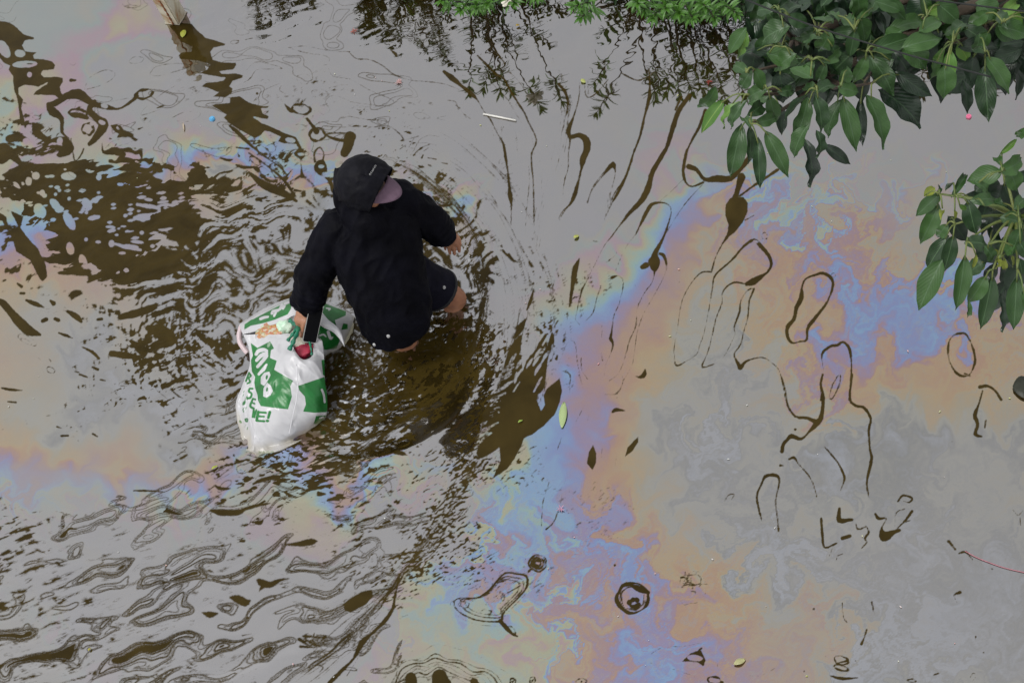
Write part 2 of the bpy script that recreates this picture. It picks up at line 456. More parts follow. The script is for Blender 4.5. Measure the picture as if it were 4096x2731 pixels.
stirred = np.clip(field([(1700,520,.9),(1650,640,.7),(1780,480,.9),(1850,500,1),(1950,560,1),(2030,600,1),(1900,640,1),(1850,720,.6),(1950,780,.6),(2080,740,.6),(2200,720,.8),(2250,800,.9),(2310,790,.9),(1870,860,1),(1900,930,.9),(2000,880,.3),(2150,900,.2),(1700,850,.8),(1620,950,.9),(1560,900,.6),(1680,980,.9),(1750,1050,.6),(1900,1050,.15),(2050,1050,.1),(2200,1000,.2),(2200,1150,.7),(2050,1200,.5),(1850,1180,.7),(1700,1250,1),(1850,1320,1),(2000,1400,.9),(2100,1500,1),(2250,1350,.4),(2330,1080,.6),(1550,1350,.8),(1650,1450,.9),(1450,1350,1),(1350,1250,1),(1300,1380,1),(1250,1300,.9),(1180,1200,.8),(1100,1260,.9),(1060,1300,.9),(1300,1000,.08),(1250,1080,.2),(1380,1050,.12),(1420,1180,.6),(1000,1360,.6),(1200,1480,.5),(1450,1000,.15),(1400,800,.05),(1500,650,.05),(1350,650,.03),(1600,480,.15),(1450,560,.03),(1560,560,.1),(1480,820,.1),(1420,700,.03),(1540,480,.05),(1300,860,.05),(2100,400,.3),(1700,300,.1),(1200,600,0),(900,1300,0),(700,1200,.1),(400,1000,.1),(100,1000,.12),(100,1090,.2),(300,1110,.25),(60,1140,.5),(300,900,.3),(450,800,.3),(60,600,.2),(400,400,.2),(650,400,.4),(200,100,.1),(1300,300,0)], (u2, v2), p=3, r0=20), 0, 1)
amp = 20 + 32 * stirred
wu, wv = u2 + amp * wx, v2 + amp * wy
wu2, wv2 = stir(wu, wv, 13 * stirred, 62, 6, 21)
wu2, wv2 = stir(wu2, wv2, 6 * stirred, 26, 6, 29)
wu2 = wu2 + stirred * 7 * fbm(wu2 / 13, wv2 / 13, 23, 3, .65); wv2 = wv2 + stirred * 7 * fbm(wu2 / 13, wv2 / 13, 27, 3, .65)
TK = field(TH, (wu2, wv2))
TK = TK + (.25 + .75 * stirred) * swirl * (0.075 * fbm(wu2 / 34, wv2 / 34, 41, 4, .6) + .05 * fbm(wu2 / 80, wv2 / 80, 47, 2))
# inside the bow wave the film has been torn to a thin grey skin
wake = sst(326, 312, np.hypot(u2 - 800, v2 - 740) + 8 * wx) * sst(-2.2, -1.7, np.arctan2(v2 - 740, u2 - 800)) * (1 - sst(1.45, 1.75, np.arctan2(v2 - 740, u2 - 800)))
core = sst(290, 230, np.hypot((u2 - 690) * .8, v2 - 720))
TK = TK + (0.09 - TK) * np.maximum(wake, core)
TK = np.clip(TK, 0, 1.4)
# how fresh the film is: weathered oil has turned to a grey skin without interference colours
FR = [(1500,478,.4),(1460,535,.4),(1400,600,.5),(1335,680,.7),(1545,500,.95),(1470,600,.95),(1400,690,.95),(1290,300,.1),(1500,200,.08),(1250,150,.05),(1400,380,.12),(1250,560,.1),(1700,200,.1),(1900,200,.1),(2200,250,.12),(2100,380,.3),(1850,400,.35),(2000,420,.35),(2250,420,.15),(1650,380,.3),(1560,410,.5),(1900,470,.7),(2150,480,.4),(2250,500,.4),(1560,470,.85),(1500,550,.9),(1400,600,.85),(1340,720,.9),(1450,480,.3),(1290,680,.5),(1260,620,.2),
 (1700,450,.85),(1800,450,.8),(1950,540,.95),(1640,550,.8),(1700,640,.9),(1850,620,1),(2000,700,1),(2200,650,1),(2200,850,1),(1950,850,1),(1800,750,1),(1500,850,1),(1350,850,1),(1300,1000,1),(1400,1050,1),(1550,950,.6),(1700,900,.5),(1700,1100,.5),(2000,1050,.75),(2200,1100,.5),(2200,1300,.45),(2000,1300,.4),(1900,1450,.6),(1600,1050,.5),(1650,1200,.5),(1600,1350,1),(1400,1250,1),(1200,1100,.95),(1120,1250,.95),(1300,1400,.9),(1500,1500,1),(1000,1350,.75),(1050,1450,.65),(1200,1450,.75),(950,1450,.6),(1150,1020,.6),(880,1500,.4),
 (200,100,.8),(300,60,.75),(100,50,.6),(60,250,.75),(30,350,.8),(30,450,.7),(400,30,.5),(130,220,.7),(480,40,.3),(550,60,.15),(350,150,.3),(300,220,.12),(450,150,.12),(450,250,.08),(350,320,.15),(320,385,.85),(440,350,.9),(540,340,.85),(440,400,.8),(300,400,.85),(500,290,.15),(620,345,.85),(690,420,.85),(740,460,.8),(730,360,.6),(650,300,.2),(800,280,.08),(700,200,.06),(900,200,.06),(650,100,.1),(1000,300,.06),(1150,350,.06),(1060,450,.85),(1040,400,.3),(1100,440,.4),(1120,520,.1),(1150,700,.05),(1200,800,.1),(1120,900,.05),(1050,1000,.06),(990,1090,.3),(970,1120,.7),(960,1160,.5),(1020,1180,.1),(900,1230,.08),(850,1080,.9),(820,1110,.8),(770,1150,.8),(700,1170,.75),(650,1120,.5),(690,1040,.9),(720,990,.9),(780,1020,.3),(630,1062,.7),(590,1100,.25),(480,1120,.8),(440,1125,.8),(500,1180,.15),(620,1200,.4),(750,1240,.5),(800,1300,.15),(700,1330,.06),(500,1300,.04),(300,1250,.06),(300,1400,.04),(500,1450,.06),(150,1430,.35),(200,1470,.1),(430,1390,.25),(80,1480,.3),(650,1480,.06),(800,1450,.06),(700,1540,.1),(60,1300,.1),
 (30,1040,.9),(150,1060,.85),(280,1092,.8),(30,1085,.4),(150,1100,.22),(300,1122,.25),(380,1110,.4),(60,1140,.3),(220,1125,.2),(200,1180,.15),(100,1220,.1),(200,1000,.5),(60,960,.7),(300,900,.4),(400,950,.3),(200,800,.4),(100,760,.5),(40,640,.9),(100,560,.9),(20,560,.9),(70,500,.9),(150,600,.8),(250,600,.5),(400,650,.2),(550,560,.15),(650,500,.15),(700,560,.1),(600,650,.1),(500,750,.1),(500,850,.15),(550,950,.2),(900,850,.1),(1050,650,.1),(1000,550,.15),(950,950,.12),(300,480,.25),(200,450,.35),(150,420,.45),(350,440,.25),(250,540,.3),(400,520,.2)]
fresh = np.clip(field(FR, (u2 + 14 * wx, v2 + 14 * wy), p=4.0, r0=14), 0, 1)
strand = np.exp(-(fbm(wu2 / 46, wv2 / 46, 45, 3, .55) / .045) ** 2)           # grey drawn-out strands through the colours
fresh = .90 * fresh * (1 - .6 * stirred * strand)

# ---- share of brown painted for dark reflections in the ripples (0 closed film .. 1 all brown)
REFL = [
 (300,450,1.0),(200,430,.95),(150,490,.95),(100,420,.6),(400,480,.95),(500,440,.62),(350,560,.97),(250,560,.97),(180,560,.9),(450,560,.9),(540,500,.55),(560,560,.5),(600,450,.3),(650,430,.40),(700,480,.28),(650,520,.22),(620,590,.5),(550,650,.5),(450,640,.75),(330,640,.7),(250,630,.5),(400,700,.62),(500,720,.55),(600,690,.5),(650,660,.5),(520,800,.5),(350,790,.75),(420,830,.55),(300,740,.2),(220,700,.15),(150,750,.05),(100,850,.03),(250,850,.08),(300,1000,.0),(450,900,.25),(500,880,.35),(500,950,.08),(430,970,.12),(540,430,.4),(480,400,.15),
 (960,800,.90),(900,850,.86),(1000,720,.85),(1050,620,.62),(1060,540,.5),(1000,500,.45),(1085,690,.55),(1030,820,.86),(950,900,.78),(850,950,.78),(800,1000,.7),(760,850,.85),(780,900,.8),(820,830,.8),(1000,900,.35),(1045,850,.5),(730,1060,.5),(700,1090,.55),(790,1050,.5),(870,980,.6),(920,960,.35),(650,1085,.5),(560,1080,.30),(520,1130,.15),(600,1150,.12),(700,1200,.06),(800,1180,.2),(900,1100,.12),(1000,1000,.08),(1050,950,.14),(1085,1000,.56),(1070,1090,.58),(1045,1140,.58),(990,1200,.54),(935,1280,.5),(880,1340,.3),(1110,950,.5),(1010,1120,.12),(960,1180,.1),(940,1060,.12),(880,1180,.22),(850,1060,.3),(820,1120,.22),(950,540,.5),(720,760,.5),(1000,440,.4),(960,400,.3),(1060,470,.12),
 (900,1250,.02),(1130,1000,.0),(1100,1150,.0),(1150,700,0),(1150,500,0),(1100,400,0),(1000,350,.0),(900,330,.1),(750,330,.04),(650,300,.04),(500,300,0),(560,370,.1),(700,400,.12),(740,480,.3),(640,350,.2),
 (50,600,.2),(100,660,.1),(50,700,.05),(30,500,.15),(30,780,.0),(100,1100,.0),(300,1100,.02),(430,1120,.05),(400,1200,.03),(200,1250,.06),(60,1280,.3),(40,1340,.25),(150,1300,.1),(60,1450,.12),(300,1340,.08),(450,1300,.1),(500,1430,.06),(700,1300,.06),(800,1400,.08),(750,1500,.0),(860,1420,.02),(600,1400,.05),(100,1540,.2),(300,1530,.1),
 (1300,500,0),(1300,200,0),(1500,300,0),(1400,800,0),(1300,1000,0),(1200,1200,0),(1000,1400,0),(1600,700,0),(1700,1100,0),(2000,1000,0),(2000,500,0),(1600,1400,0),(2200,1300,0),(300,200,0),(600,120,0),(900,150,0),(200,330,0),(400,330,0),(100,150,0),(500,50,0),(300,60,0),(100,30,0),(700,30,0),(1100,80,0),
 (1700,100,0),(2000,100,0),(2300,100,0),(2300,-200,0),(1700,-200,0),(1300,-150,0),(900,-150,0),(400,-150,0),(0,-150,0),(-150,300,0),(-150,900,0),(2450,500,0),(2450,1200,0),(2100,1650,0),(1400,1650,0),(700,1700,0),(2000,300,0),(2200,300,0),(2200,800,0),(2300,1000,0),(1800,400,0),(1800,800,0),(1500,1000,0),(1700,1300,0),(1900,1200,0),(1500,500,0),(1600,550,0),(2000,1450,0),(1400,1400,0),(1200,1500,0),
 (1100,300,0),(1200,900,0),(1060,760,.8),
]
q = np.clip(field(REFL, (u2 + 9 * wx, v2 + 9 * wy), p=4.0, r0=9), 0, 1)
q = np.clip((q - .06) * 1.06, 0, 1)


sx_, sy_ = 1.15 * fbm(u2 / 120, v2 / 120, 5, 2), 1.15 * fbm(u2 / 120, v2 / 120, 15, 2)      # smooth warps: liquid edges


def uni(n):
    """noise to an even spread over 0..1"""
    s = n[::5, ::5].ravel(); s = np.sort(s)
    return np.interp(n, s[:: max(1, len(s) // 400)], np.linspace(0, 1, len(s[:: max(1, len(s) // 400)]))).astype(np.float32)


# walker's centre and big sweep: polar charts, so that painted reflections lie along the wave crests
pa, pr = np.arctan2(v2 - 740, u2 - 800), np.hypot(u2 - 800, v2 - 740)
sa, sr = np.arctan2(v2 - 700, u2 - 280), np.hypot(u2 - 280, v2 - 700)
rot = lambda a: (u2 * math.cos(a) + v2 * math.sin(a), -u2 * math.sin(a) + v2 * math.cos(a))
a1, b1 = rot(-0.12)
n_flat = fbm(a1 / 66 + .8 * sx_, b1 / 24 + .8 * sy_, 51, 3, .5)        # wide flat patches
n_rip = fbm(a1 / 48 + 2.2 * sx_, b1 / 15 + 5.0 * sy_, 57, 4, .6)        # fine ripples
a3, b3 = rot(-.36)
n_arc = fbm(a3 / 52 + .5 * sx_, b3 / 12 + .8 * sy_, 63, 3, .5)    # along the big sweep
n_bow = fbm(pa * 300 / 26 + .6 * sx_, pr / 10 + .6 * sy_, 71, 4, .55)   # along the bow wave
n_dash = fbm(*[c / k for c, k in zip(rot(-0.55), (13, 5.5))], 77, 2, .5)  # short dashes at the wake's edge
cls = lambda P: np.clip(field(P, (u2, v2), step=20, p=3, r0=20), 0, 1)
w_rip = cls([(560,570,1),(620,640,1),(500,650,.8),(600,700,1),(680,640,1),(650,470,.7),(300,450,0),(200,600,0),(400,560,.1),(350,800,.2),(200,800,.1),(480,750,.5),(560,800,.9),(1040,520,1),(1060,640,1),(960,800,.6),(850,950,.5),(1070,1090,0),(1000,1200,0),(700,1080,.4),(850,1080,.2),(200,1300,.2),(600,1300,.2),(1300,600,0),(1000,300,0)])
w_dash = cls([(1080,1000,1),(1060,1100,1),(980,1220,1),(900,1320,.8),(960,1130,.5),(880,1200,.4),(900,1000,.2),(1000,850,.1),(700,1100,.1),(600,1200,.1),(300,600,0),(300,1300,0),(1060,600,0),(1300,800,.5),(800,850,0)])
w_bow = cls([(1000,800,.8),(1060,600,.6),(900,900,1),(780,1000,1),(850,1060,.7),(700,1080,.8),(560,1100,.5),(500,850,.4),(450,950,.3),(1040,1000,.2),(300,500,0),(300,1300,0),(600,600,.1),(1000,1200,0)])
w_arc = cls([(200,1300,1),(500,1300,1),(700,1250,1),(800,1180,.8),(500,1150,.9),(700,1400,1),(300,500,0),(600,600,0),(900,900,0),(1060,700,0),(1000,1150,.2),(300,900,.3)])
w_flat = np.clip(1.05 - w_rip - w_dash - w_bow - w_arc, 0, 1)
tot = w_rip * n_rip + w_dash * n_dash + w_bow * n_bow + w_arc * n_arc + w_flat * n_flat
tot /= np.sqrt(w_rip ** 2 + w_dash ** 2 + w_bow ** 2 + w_arc ** 2 + w_flat ** 2 + 1e-6)
un = uni(tot + 0.12 * n_rip + .45 * n_flat * w_rip)


def slope(f):
    """size of the gradient of a field, per source pixel of the chart"""
    r, c = np.gradient(f)
    du, dv = np.gradient(U)[1], np.gradient(V)[0]
    return np.hypot(r / np.maximum(np.abs(dv), .5), c / np.maximum(np.abs(du), .5)) + 1e-5


refl_edge = np.clip((un - q) / slope(un), -12, 12).astype(np.float32)  # signed edge of the painted dark reflections, negative inside
soft = cls([(560,600,1),(640,600,1),(600,660,1),(680,640,1),(520,660,.8),(640,700,1),(720,720,1),(560,740,.7),(700,570,.6),(480,620,.3),(430,560,.1),(640,520,.2),(500,520,.15),(300,480,0),(450,800,.2),(520,830,.3),(600,480,.1),(1045,600,.6),(1060,660,.7),(1000,560,.6),(1080,560,.2),(960,800,.15),(850,950,0),(300,900,0),(650,1080,0),(1100,800,0),(900,350,0)])
refl_edge = refl_edge / (1 + 3.2 * soft)                                 # where the water is stirred finest, painted reflections blur into the film
refl_edge[q < 0.004] = 12

# ---- dark reflections painted as traced brown marks in the film
C = Chart(U, V, 40.0)
st, po, el, ri = C.stroke, C.poly, C.ell, C.ring
# upper left
po(FA, [(0,130),(60,140),(110,175),(150,215),(215,235),(218,250),(160,255),(140,285),(160,320),(235,328),(210,350),(215,368),(270,370),(330,385),(350,410),(340,440),(270,445),(258,465),(275,485),(350,480),(395,490),(400,515),(378,545),(385,585),(395,620),(390,640),(345,600),(290,600),(205,598),(225,570),(290,530),(297,520),(240,548),(160,535),(120,555),(118,590),(148,625),(135,680),(160,770),(150,795),(130,790),(118,700),(105,620),(85,560),(80,480),(50,440),(60,415),(20,395),(0,370),(-60,300),(-60,130)])
el(FA, 25, 310, 30, 60, -.5, True); el(FA, 125, 337, 30, 21, .2, True); el(FA, 155, 405, 77, 20, -.05, True); el(FA, 185, 470, 12, 14, 0, True); el(FA, 188, 402, 24, 6)
st(FA, [(380,600,16),(400,610,22),(490,590,34),(580,650,22),(680,675,18),(740,685,8),(800,655,12),(860,605,14)]); ri(FA, 905, 592, 52, 28, -.2, 10)
st(FA, [(590,640,18),(560,690,20),(610,745,26),(650,785,34),(605,860,24),(560,905,16)]); ri(FA, 552, 812, 38, 34, 0, 9); el(FA, 580, 772, 12, 16, .3, True); el(FA, 640,770,22,12,.4,True); el(FA, 655,665,22,12,.3,True)
st(FA, [(440,715,10),(500,725,20),(545,742,14)]); ri(FA, 490, 712, 60, 24, .1, 9)
st(FA, [(400,620,20),(330,655,22),(300,655,14),(330,700,30),(385,745,18),(390,830,12),(430,868,8)]); st(FA, [(445,870,5),(455,940,7),(470,1010,8),(500,985,8),(525,935,6)])
st(FA, [(640,900,5),(650,955,12),(720,950,28),(770,970,22),(740,1010,18),(690,1010,14)]); el(FA, 718, 990, 12, 16, -.3, True)
ri(FA, 230, 737, 26, 13, .1, 4); st(FA, [(205,775,10),(230,830,28),(280,870,20),(320,905,34),(350,880,20),(400,880,26),(430,930,38),(380,955,36)]); el(FA, 375, 885, 16, 20, 0, True); el(FA, 330,940,35,45,.5,True)
st(FA, [(60,872,28),(110,862,28),(170,882,20)]); el(FA, 165, 885, 18, 16, 0, True); st(FA, [(20,940,46),(70,965,36),(130,1030,16)]); st(FA, [(10,1000,34),(40,980,30)])
st(FA, [(700,790,10),(740,810,28),(775,840,10)]); st(FA, [(735,800,3),(755,825,4)], True); st(FA, [(870,810,7),(898,800,5)]); st(FA, [(985,680,6),(1015,668,9),(1040,660,3)]); st(FA, [(445,505,14),(475,505,9)]); st(FA, [(850,960,14),(880,955,18),(890,995,8)]); st(FA, [(690,870,8),(705,872,5)])
st(FA, [(1012,860,3),(1060,800,3)]); ri(FA, 855, 378, 45, 20, -.2, 3); ri(FA, 835, 42, 50, 9, 0, 3.2); st(FA, [(530,560,3),(560,490,3),(660,440,4),(720,460,4),(700,500,3),(620,540,3),(545,560,3)]); st(FA, [(940,465,2.6),(980,420,2.6),(1100,400,3),(1195,408,4),(1160,430,3),(1000,478,2.6),(940,468,2.6)])
st(FA, [(660,930,3),(720,880,3),(850,870,4),(770,910,3),(670,915,3)]); st(FA, [(690,640,3),(760,625,3),(850,610,3)]); st(FA, [(640,690,2.6),(600,720,2.6)]); st(FA, [(1100,540,2.5),(1000,600,2.5),(900,690,2.5),(890,725,2.5),(1000,690,2.5)]); st(FA, [(820,800,3),(850,765,4),(760,800,2.5)]); st(FA, [(1080,740,2.6),(1160,705,2.6),(1260,712,2.6),(1200,760,2.6),(1110,760,2.6)])
# the pole's reflection, painted as a dark band running down from it
po(FA, [(1055,160),(1120,140),(1205,150),(1240,190),(1290,235),(1370,260),(1420,272),(1410,290),(1340,300),(1320,330),(1335,375),(1400,390),(1480,390),(1487,410),(1460,440),(1380,450),(1390,462),(1480,458),(1525,470),(1520,490),(1460,510),(1440,540),(1462,555),(1455,585),(1420,612),(1500,600),(1560,640),(1640,662),(1690,665),(1680,680),(1640,682),(1650,710),(1690,730),(1680,750),(1640,745),(1590,735),(1640,770),(1720,800),(1800,840),(1860,860),(1885,910),(1910,960),(1915,985),(1890,1010),(1905,1090),(1920,1108),(1880,1105),(1885,1050),(1880,1000),(1850,980),(1840,960),(1870,930),(1855,908),(1780,902),(1740,890),(1760,860),(1690,830),(1660,825),(1640,850),(1600,870),(1560,850),(1480,805),(1430,770),(1400,740),(1420,720),(1370,690),(1315,660),(1350,650),(1440,645),(1440,615),(1325,610),(1370,580),(1300,555),(1258,545),(1290,520),(1400,505),(1410,490),(1340,480),(1240,462),(1300,435),(1315,405),(1250,385),(1130,375),(1115,350),(1140,330),(1200,325),(1205,295),(1130,265),(1110,225),(1080,190)])
el(FA, 1820, 880, 30, 14, .2, True); el(FA, 1885, 968, 20, 9, .1, True)
st(FA, [(1440,790,10),(1500,840,16),(1560,900,12),(1620,950,9),(1700,1010,8),(1760,1050,8),(1800,1100,8)]); st(FA, [(1560,960,8),(1620,1000,8),(1700,1060,8),(1780,1130,12),(1850,1230,10)]); st(FA, [(1560,1080,10),(1640,1150,26),(1720,1190,30),(1800,1225,22),(1860,1262,10)]); st(FA, [(1480,1035,8),(1530,1050,14),(1610,1050,9)])
ri(FA, 1650, 950, 50, 26, .7, 7); ri(FA, 1740, 1070, 34, 60, -.6, 6); ri(FA, 1600, 1010, 40, 18, .7, 6); ri(FA, 1550, 850, 60, 24, .6, 6); ri(FA, 1700, 930, 30, 26, 0, 5); st(FA, [(1380,990,8),(1430,1005,12),(1460,1000,5)]); st(FA, [(1490,960,6),(1500,980,9)]); st(FA, [(1480,925,6),(1560,935,10)])
st(FA, [(1785,655,6),(1820,692,14),(1850,706,7)]); ri(FA, 1888, 686, 58, 30, .2, 9); st(FA, [(1925,745,12),(1960,790,13),(1985,825,22)]); ri(FA, 1990, 845, 46, 38, 0, 10); st(FA, [(2040,845,8),(2100,835,7),(2195,838,9)]); st(FA, [(2045,850,8),(2100,872,12),(2195,890,14)]); st(FA, [(2195,860,40),(2180,920,34),(2160,960,30)])
st(FA, [(1975,1015,10),(1972,960,8),(2005,925,9),(2030,960,8),(2025,1005,12),(2010,1050,44),(2040,1095,20),(2075,1150,14),(2090,1200,16)]); el(FA, 2015, 1045, 16, 8, 0, True); el(FA, 2045, 1095, 25, 12, .1, True); st(FA, [(1850,1195,12),(1890,1200,8)])
ri(FA, 1470, 265, 27, 11, -.1, 3.5); st(FA, [(1540,250,4),(1585,240,5)]); st(FA, [(1810,300,4),(1930,292,3),(2050,318,3.5),(2195,326,3)]); st(FA, [(1815,302,3),(1900,330,3.5),(2050,355,3.5),(2060,400,3),(2020,412,3)]); st(FA, [(2060,430,3),(2090,480,3),(2195,495,3)]); st(FA, [(1545,440,3),(1600,390,3),(1680,400,3),(1770,430,4),(1700,435,3),(1610,440,3),(1560,500,3),(1480,540,3)]); ri(FA, 1905, 497, 42, 30, .2, 3); ri(FA, 1665, 510, 30, 12, 0, 2.6); st(FA, [(1620,590,3),(1700,545,3),(1770,525,3),(1755,570,3),(1830,600,3)]); st(FA, [(1612,587,10)]); ri(FA, 2010, 590, 55, 30, .3, 3); st(FA, [(2195,635,3),(2090,600,3),(2040,640,3),(2070,690,3),(2030,720,3),(1998,700,3)]); st(FA, [(2195,730,4),(2130,745,3.4),(2110,765,3.4),(2010,760,3),(2020,790,3),(2195,800,3)]); ri(FA, 1880, 800, 42, 18, .1, 3)
# dark overhead reflection painted on the water left of the walker
C2 = Chart(U, V, 80.0)
C2.poly(FB, [(75,40),(130,0),(230,-60),(400,-100),(560,-40),(740,-20),(760,30),(850,65),(915,50),(975,65),(1040,20),(1110,-20),(1200,-30),(1290,-10),(1300,60),(1230,120),(1160,170),(1060,230),(950,260),(960,330),(1060,390),(1000,470),(930,520),(1000,600),(980,690),(900,690),(800,660),(700,640),(600,600),(520,560),(420,560),(345,530),(310,450),(300,320),(240,270),(190,340),(165,260),(130,140)], m=80)
C.d = np.minimum(C.d, np.where(C2.d < 40, C2.d + 105 * n_flat + 42 * n_rip - 8, 40))
rr = random.Random(4242)
for k in range(95):                                          # film-coloured breaks in the painted dark reflection
    t = rr.random() ** .6; x, y = 150 + 1080 * t, rr.uniform(60, 240) + 300 * rr.random() * t; l = rr.uniform(5, 26) * (.5 + t)
    st(FB, [(x - l, y + .12 * l, .8), (x, y, rr.uniform(4, 10)), (x + l, y - .16 * l, .8)], True)
for h in [(430,8,45,24,0),(360,78,15,9,0),(265,112,14,16,0),(250,225,34,48,-.5),(345,185,22,42,-.7),(372,215,26,20,0),(545,182,26,40,-.6),(597,160,18,14,.5),(590,268,38,12,-.2),(435,290,26,60,-.5),(440,462,22,38,-.2),(930,155,24,7,.1),(915,195,50,10,.2),(930,262,95,20,-.1),(1040,265,30,22,.2),(690,325,24,6,0),(775,322,16,5,0),(705,347,18,8,0),(540,405,8,9,0),(615,420,15,7,0),(765,490,20,7,0),(755,60,17,8,0),(320,8,20,8,0),(300,10,18,7,0),(225,5,22,22,0),(180,40,18,26,0),(730,375,10,4,0),(860,420,40,8,.1),(820,450,50,12,.1),(620,15,14,17,0),(565,-40,28,25,0),(650,-50,32,18,.2),(700,430,16,22,0),(520,540,22,40,-.3),(1130,20,44,16,.1)]:
    el(FB, *h, True)
st(FB, [(860,185,7),(960,200,9),(1000,215,5)], True); st(FB, [(720,430,6),(800,455,8),(880,470,5)], True)
po(FB, [(-40,210),(40,260),(60,340),(110,320),(60,220),(150,260),(130,330),(200,420),(240,460),(290,560),(300,640),(265,675),(240,640),(190,540),(100,480),(75,400),(45,350),(10,290),(-40,280)])
for b in [[(165,785,10),(220,808,18),(275,830,7)],[(0,790,20),(25,810,26),(60,850,26),(120,920,34),(180,975,34),(250,1000,12)],[(318,790,12),(335,805,18)],[(268,915,16),(290,905,16)],[(345,902,12),(368,910,14)],[(425,855,14),(480,890,22),(510,920,12)],[(370,990,8),(420,1008,12),(460,1025,5)],[(615,905,12),(640,902,12)],[(110,680,8),(135,700,12)],[(130,742,10),(152,742,11)],[(760,890,22),(850,868,28),(950,835,26),(985,810,10)],[(930,960,22),(1010,985,48),(1060,1035,46),(970,1068,24)],[(830,1045,10),(880,1085,34),(905,1120,22)],[(700,1120,22),(780,1130,24),(850,1140,18)],[(515,1078,7),(580,1110,13),(620,1150,12)],[(580,1205,9),(615,1220,11)],[(500,1250,9),(550,1268,8)],[(630,1283,8),(660,1290,6)],[(10,1335,8),(60,1345,12),(140,1350,5)],[(50,1420,9),(100,1425,8)],[(470,1232,6),(495,1236,6)],[(1020,1108,7),(1035,1108,6)],[(310,1155,7),(320,1168,6)],[(240,1145,5),(255,1160,4)],[(400,850,5),(440,870,6)],[(860,1150,14),(900,1130,20)],[(1430,1130,12),(1450,1160,14)]]:
    st(FB, b)
ri(FB, 318, 1222, 28, 18, .5, 5); ri(FB, 170, 1035, 70, 22, .5, 4); ri(FB, 165, 1045, 40, 12, .5, 4); ri(FB, 800, 1300, 55, 18, -.3, 4); ri(FB, 805, 1300, 28, 8, -.3, 4); ri(FB, 1038, 485, 30, 36, 0, 4); ri(FB, 1042, 485, 14, 16, 0, 4); ri(FA, 1390, 925, 22, 22, 0, 3); ri(FA, 1200, 1055, 20, 16, 0, 3.5)
# lower left
for b in [[(1240,500,10),(1300,512,22),(1400,512,20),(1440,492,12),(1520,470,12),(1585,458,6)],[(1490,345,8),(1540,322,14),(1620,305,14),(1695,298,5)],[(1675,702,7),(1760,697,18),(1830,685,22),(1865,680,6)],[(1265,355,8),(1300,372,14),(1355,372,6)],[(1390,345,8),(1435,345,8)],[(1508,572,14),(1530,572,16),(1548,555,7)],[(1395,658,6),(1408,660,5)],[(1415,680,12),(1435,680,12)],[(1520,910,14),(1545,930,26),(1590,937,20),(1640,912,14),(1698,900,5)],[(1545,945,18),(1525,975,7)],[(1355,1012,10),(1400,1022,28),(1440,1042,26),(1470,1030,8)],[(1190,1100,7),(1235,1112,22),(1278,1105,7)],[(848,1275,8),(900,1280,12),(942,1273,4)],[(895,1332,8),(935,1335,5)],[(1425,1235,6),(1480,1225,4)],[(960,392,6),(880,385,9),(785,384,6)],[(545,50,9),(572,66,7)],[(360,62,9),(400,62,9)],[(460,90,7)],[(335,8,7),(360,16,4)],[(1050,105,7),(1090,100,6)],[(1180,40,8),(1230,65,9),(1270,70,4)],[(1500,1510,8)],[(2220,860,6),(2262,858,4)],[(2200,920,5),(2235,900,5)]]:
    st(FC, b)
po(FC, [(2015,1050),(2050,1020),(2130,975),(2190,965),(2195,1010),(2150,1060),(2060,1105),(2025,1090)])
for k in range(26):
    rr = random.Random(k); st(FC, [(1830 + rr.gauss(0, 38), 1265 + rr.gauss(0, 22), rr.uniform(3, 13)), (1838 + rr.gauss(0, 38), 1262 + rr.gauss(0, 22), rr.uniform(3, 9))])
for k in range(12):
    rr = random.Random(k + 90); st(FC, [(2065 + rr.gauss(0, 22), 1235 + rr.gauss(0, 22), rr.uniform(2, 6)), (2070 + rr.gauss(0, 22), 1225 + rr.gauss(0, 22), rr.uniform(2, 6))])
st(FC, [(2352,870,6),(2330,960,9),(2310,1070,12),(2270,1140,14),(2180,1230,12),(2130,1275,22),(2080,1370,10),(2010,1440,14),(1930,1520,14)]); st(FC, [(2352,1010,3),(2290,1130,4),(2200,1230,4),(2130,1330,4),(2040,1470,4)]); st(FC, [(2340,900,3),(2230,1010,4),(2130,1080,4),(2010,1170,4),(1880,1290,5),(1780,1410,5),(1700,1480,4)]); st(FC, [(1690,1510,5),(1760,1450,6),(1850,1410,6),(1900,1420,8),(1880,1450,5)])
# bottom middle and right of the wake
po(FD, [(780,-20),(985,-20),(965,60),(955,130),(975,180),(990,150),(985,100),(1000,70),(1070,10),(1083,80),(1070,140),(1045,200),(990,260),(930,305),(890,320),(875,360),(840,430),(800,480),(740,520),(712,550),(740,490),(765,440),(760,370),(720,400),(660,430),(640,400),(680,300),(650,220),(690,170),(720,100),(760,60)])
st(FZ, [(1226,664,2),(1219,690,5),(1210,712,3)]); st(FZ, [(1206,735,4),(1196,752,9),(1186,770,5)]); st(FZ, [(1196,772,4),(1184,800,14),(1178,850,24),(1178,880,30)]); st(FZ, [(1252,772,5),(1244,800,14),(1232,840,26),(1222,880,30)]); st(FZ, [(1268,765,3),(1260,800,6),(1250,830,8)])
for k in range(26):
    rr = random.Random(k + 1500); t = rr.random(); x, y = 1262 - 95 * t + rr.gauss(0, 7), 770 + 120 * rr.random() ** 1.6
    st(FZ, [(x, y, .6), (x - 7, y + 10, rr.uniform(1, 2.6)), (x - 14, y + 22, .6)], True)
for k in range(60):
    rr = random.Random(k + 1600); t = rr.random(); x, y = 1160 - 70 * t + rr.gauss(0, 6), 850 + 175 * t + rr.gauss(0, 8)
    st(FZ, [(x, y, .6), (x + 9, y - 4, rr.uniform(1, 2.4)), (x + 20, y - 10, .6)], rr.random() < .5)
el(FD, 845, 15, 6, 30, .2, True)
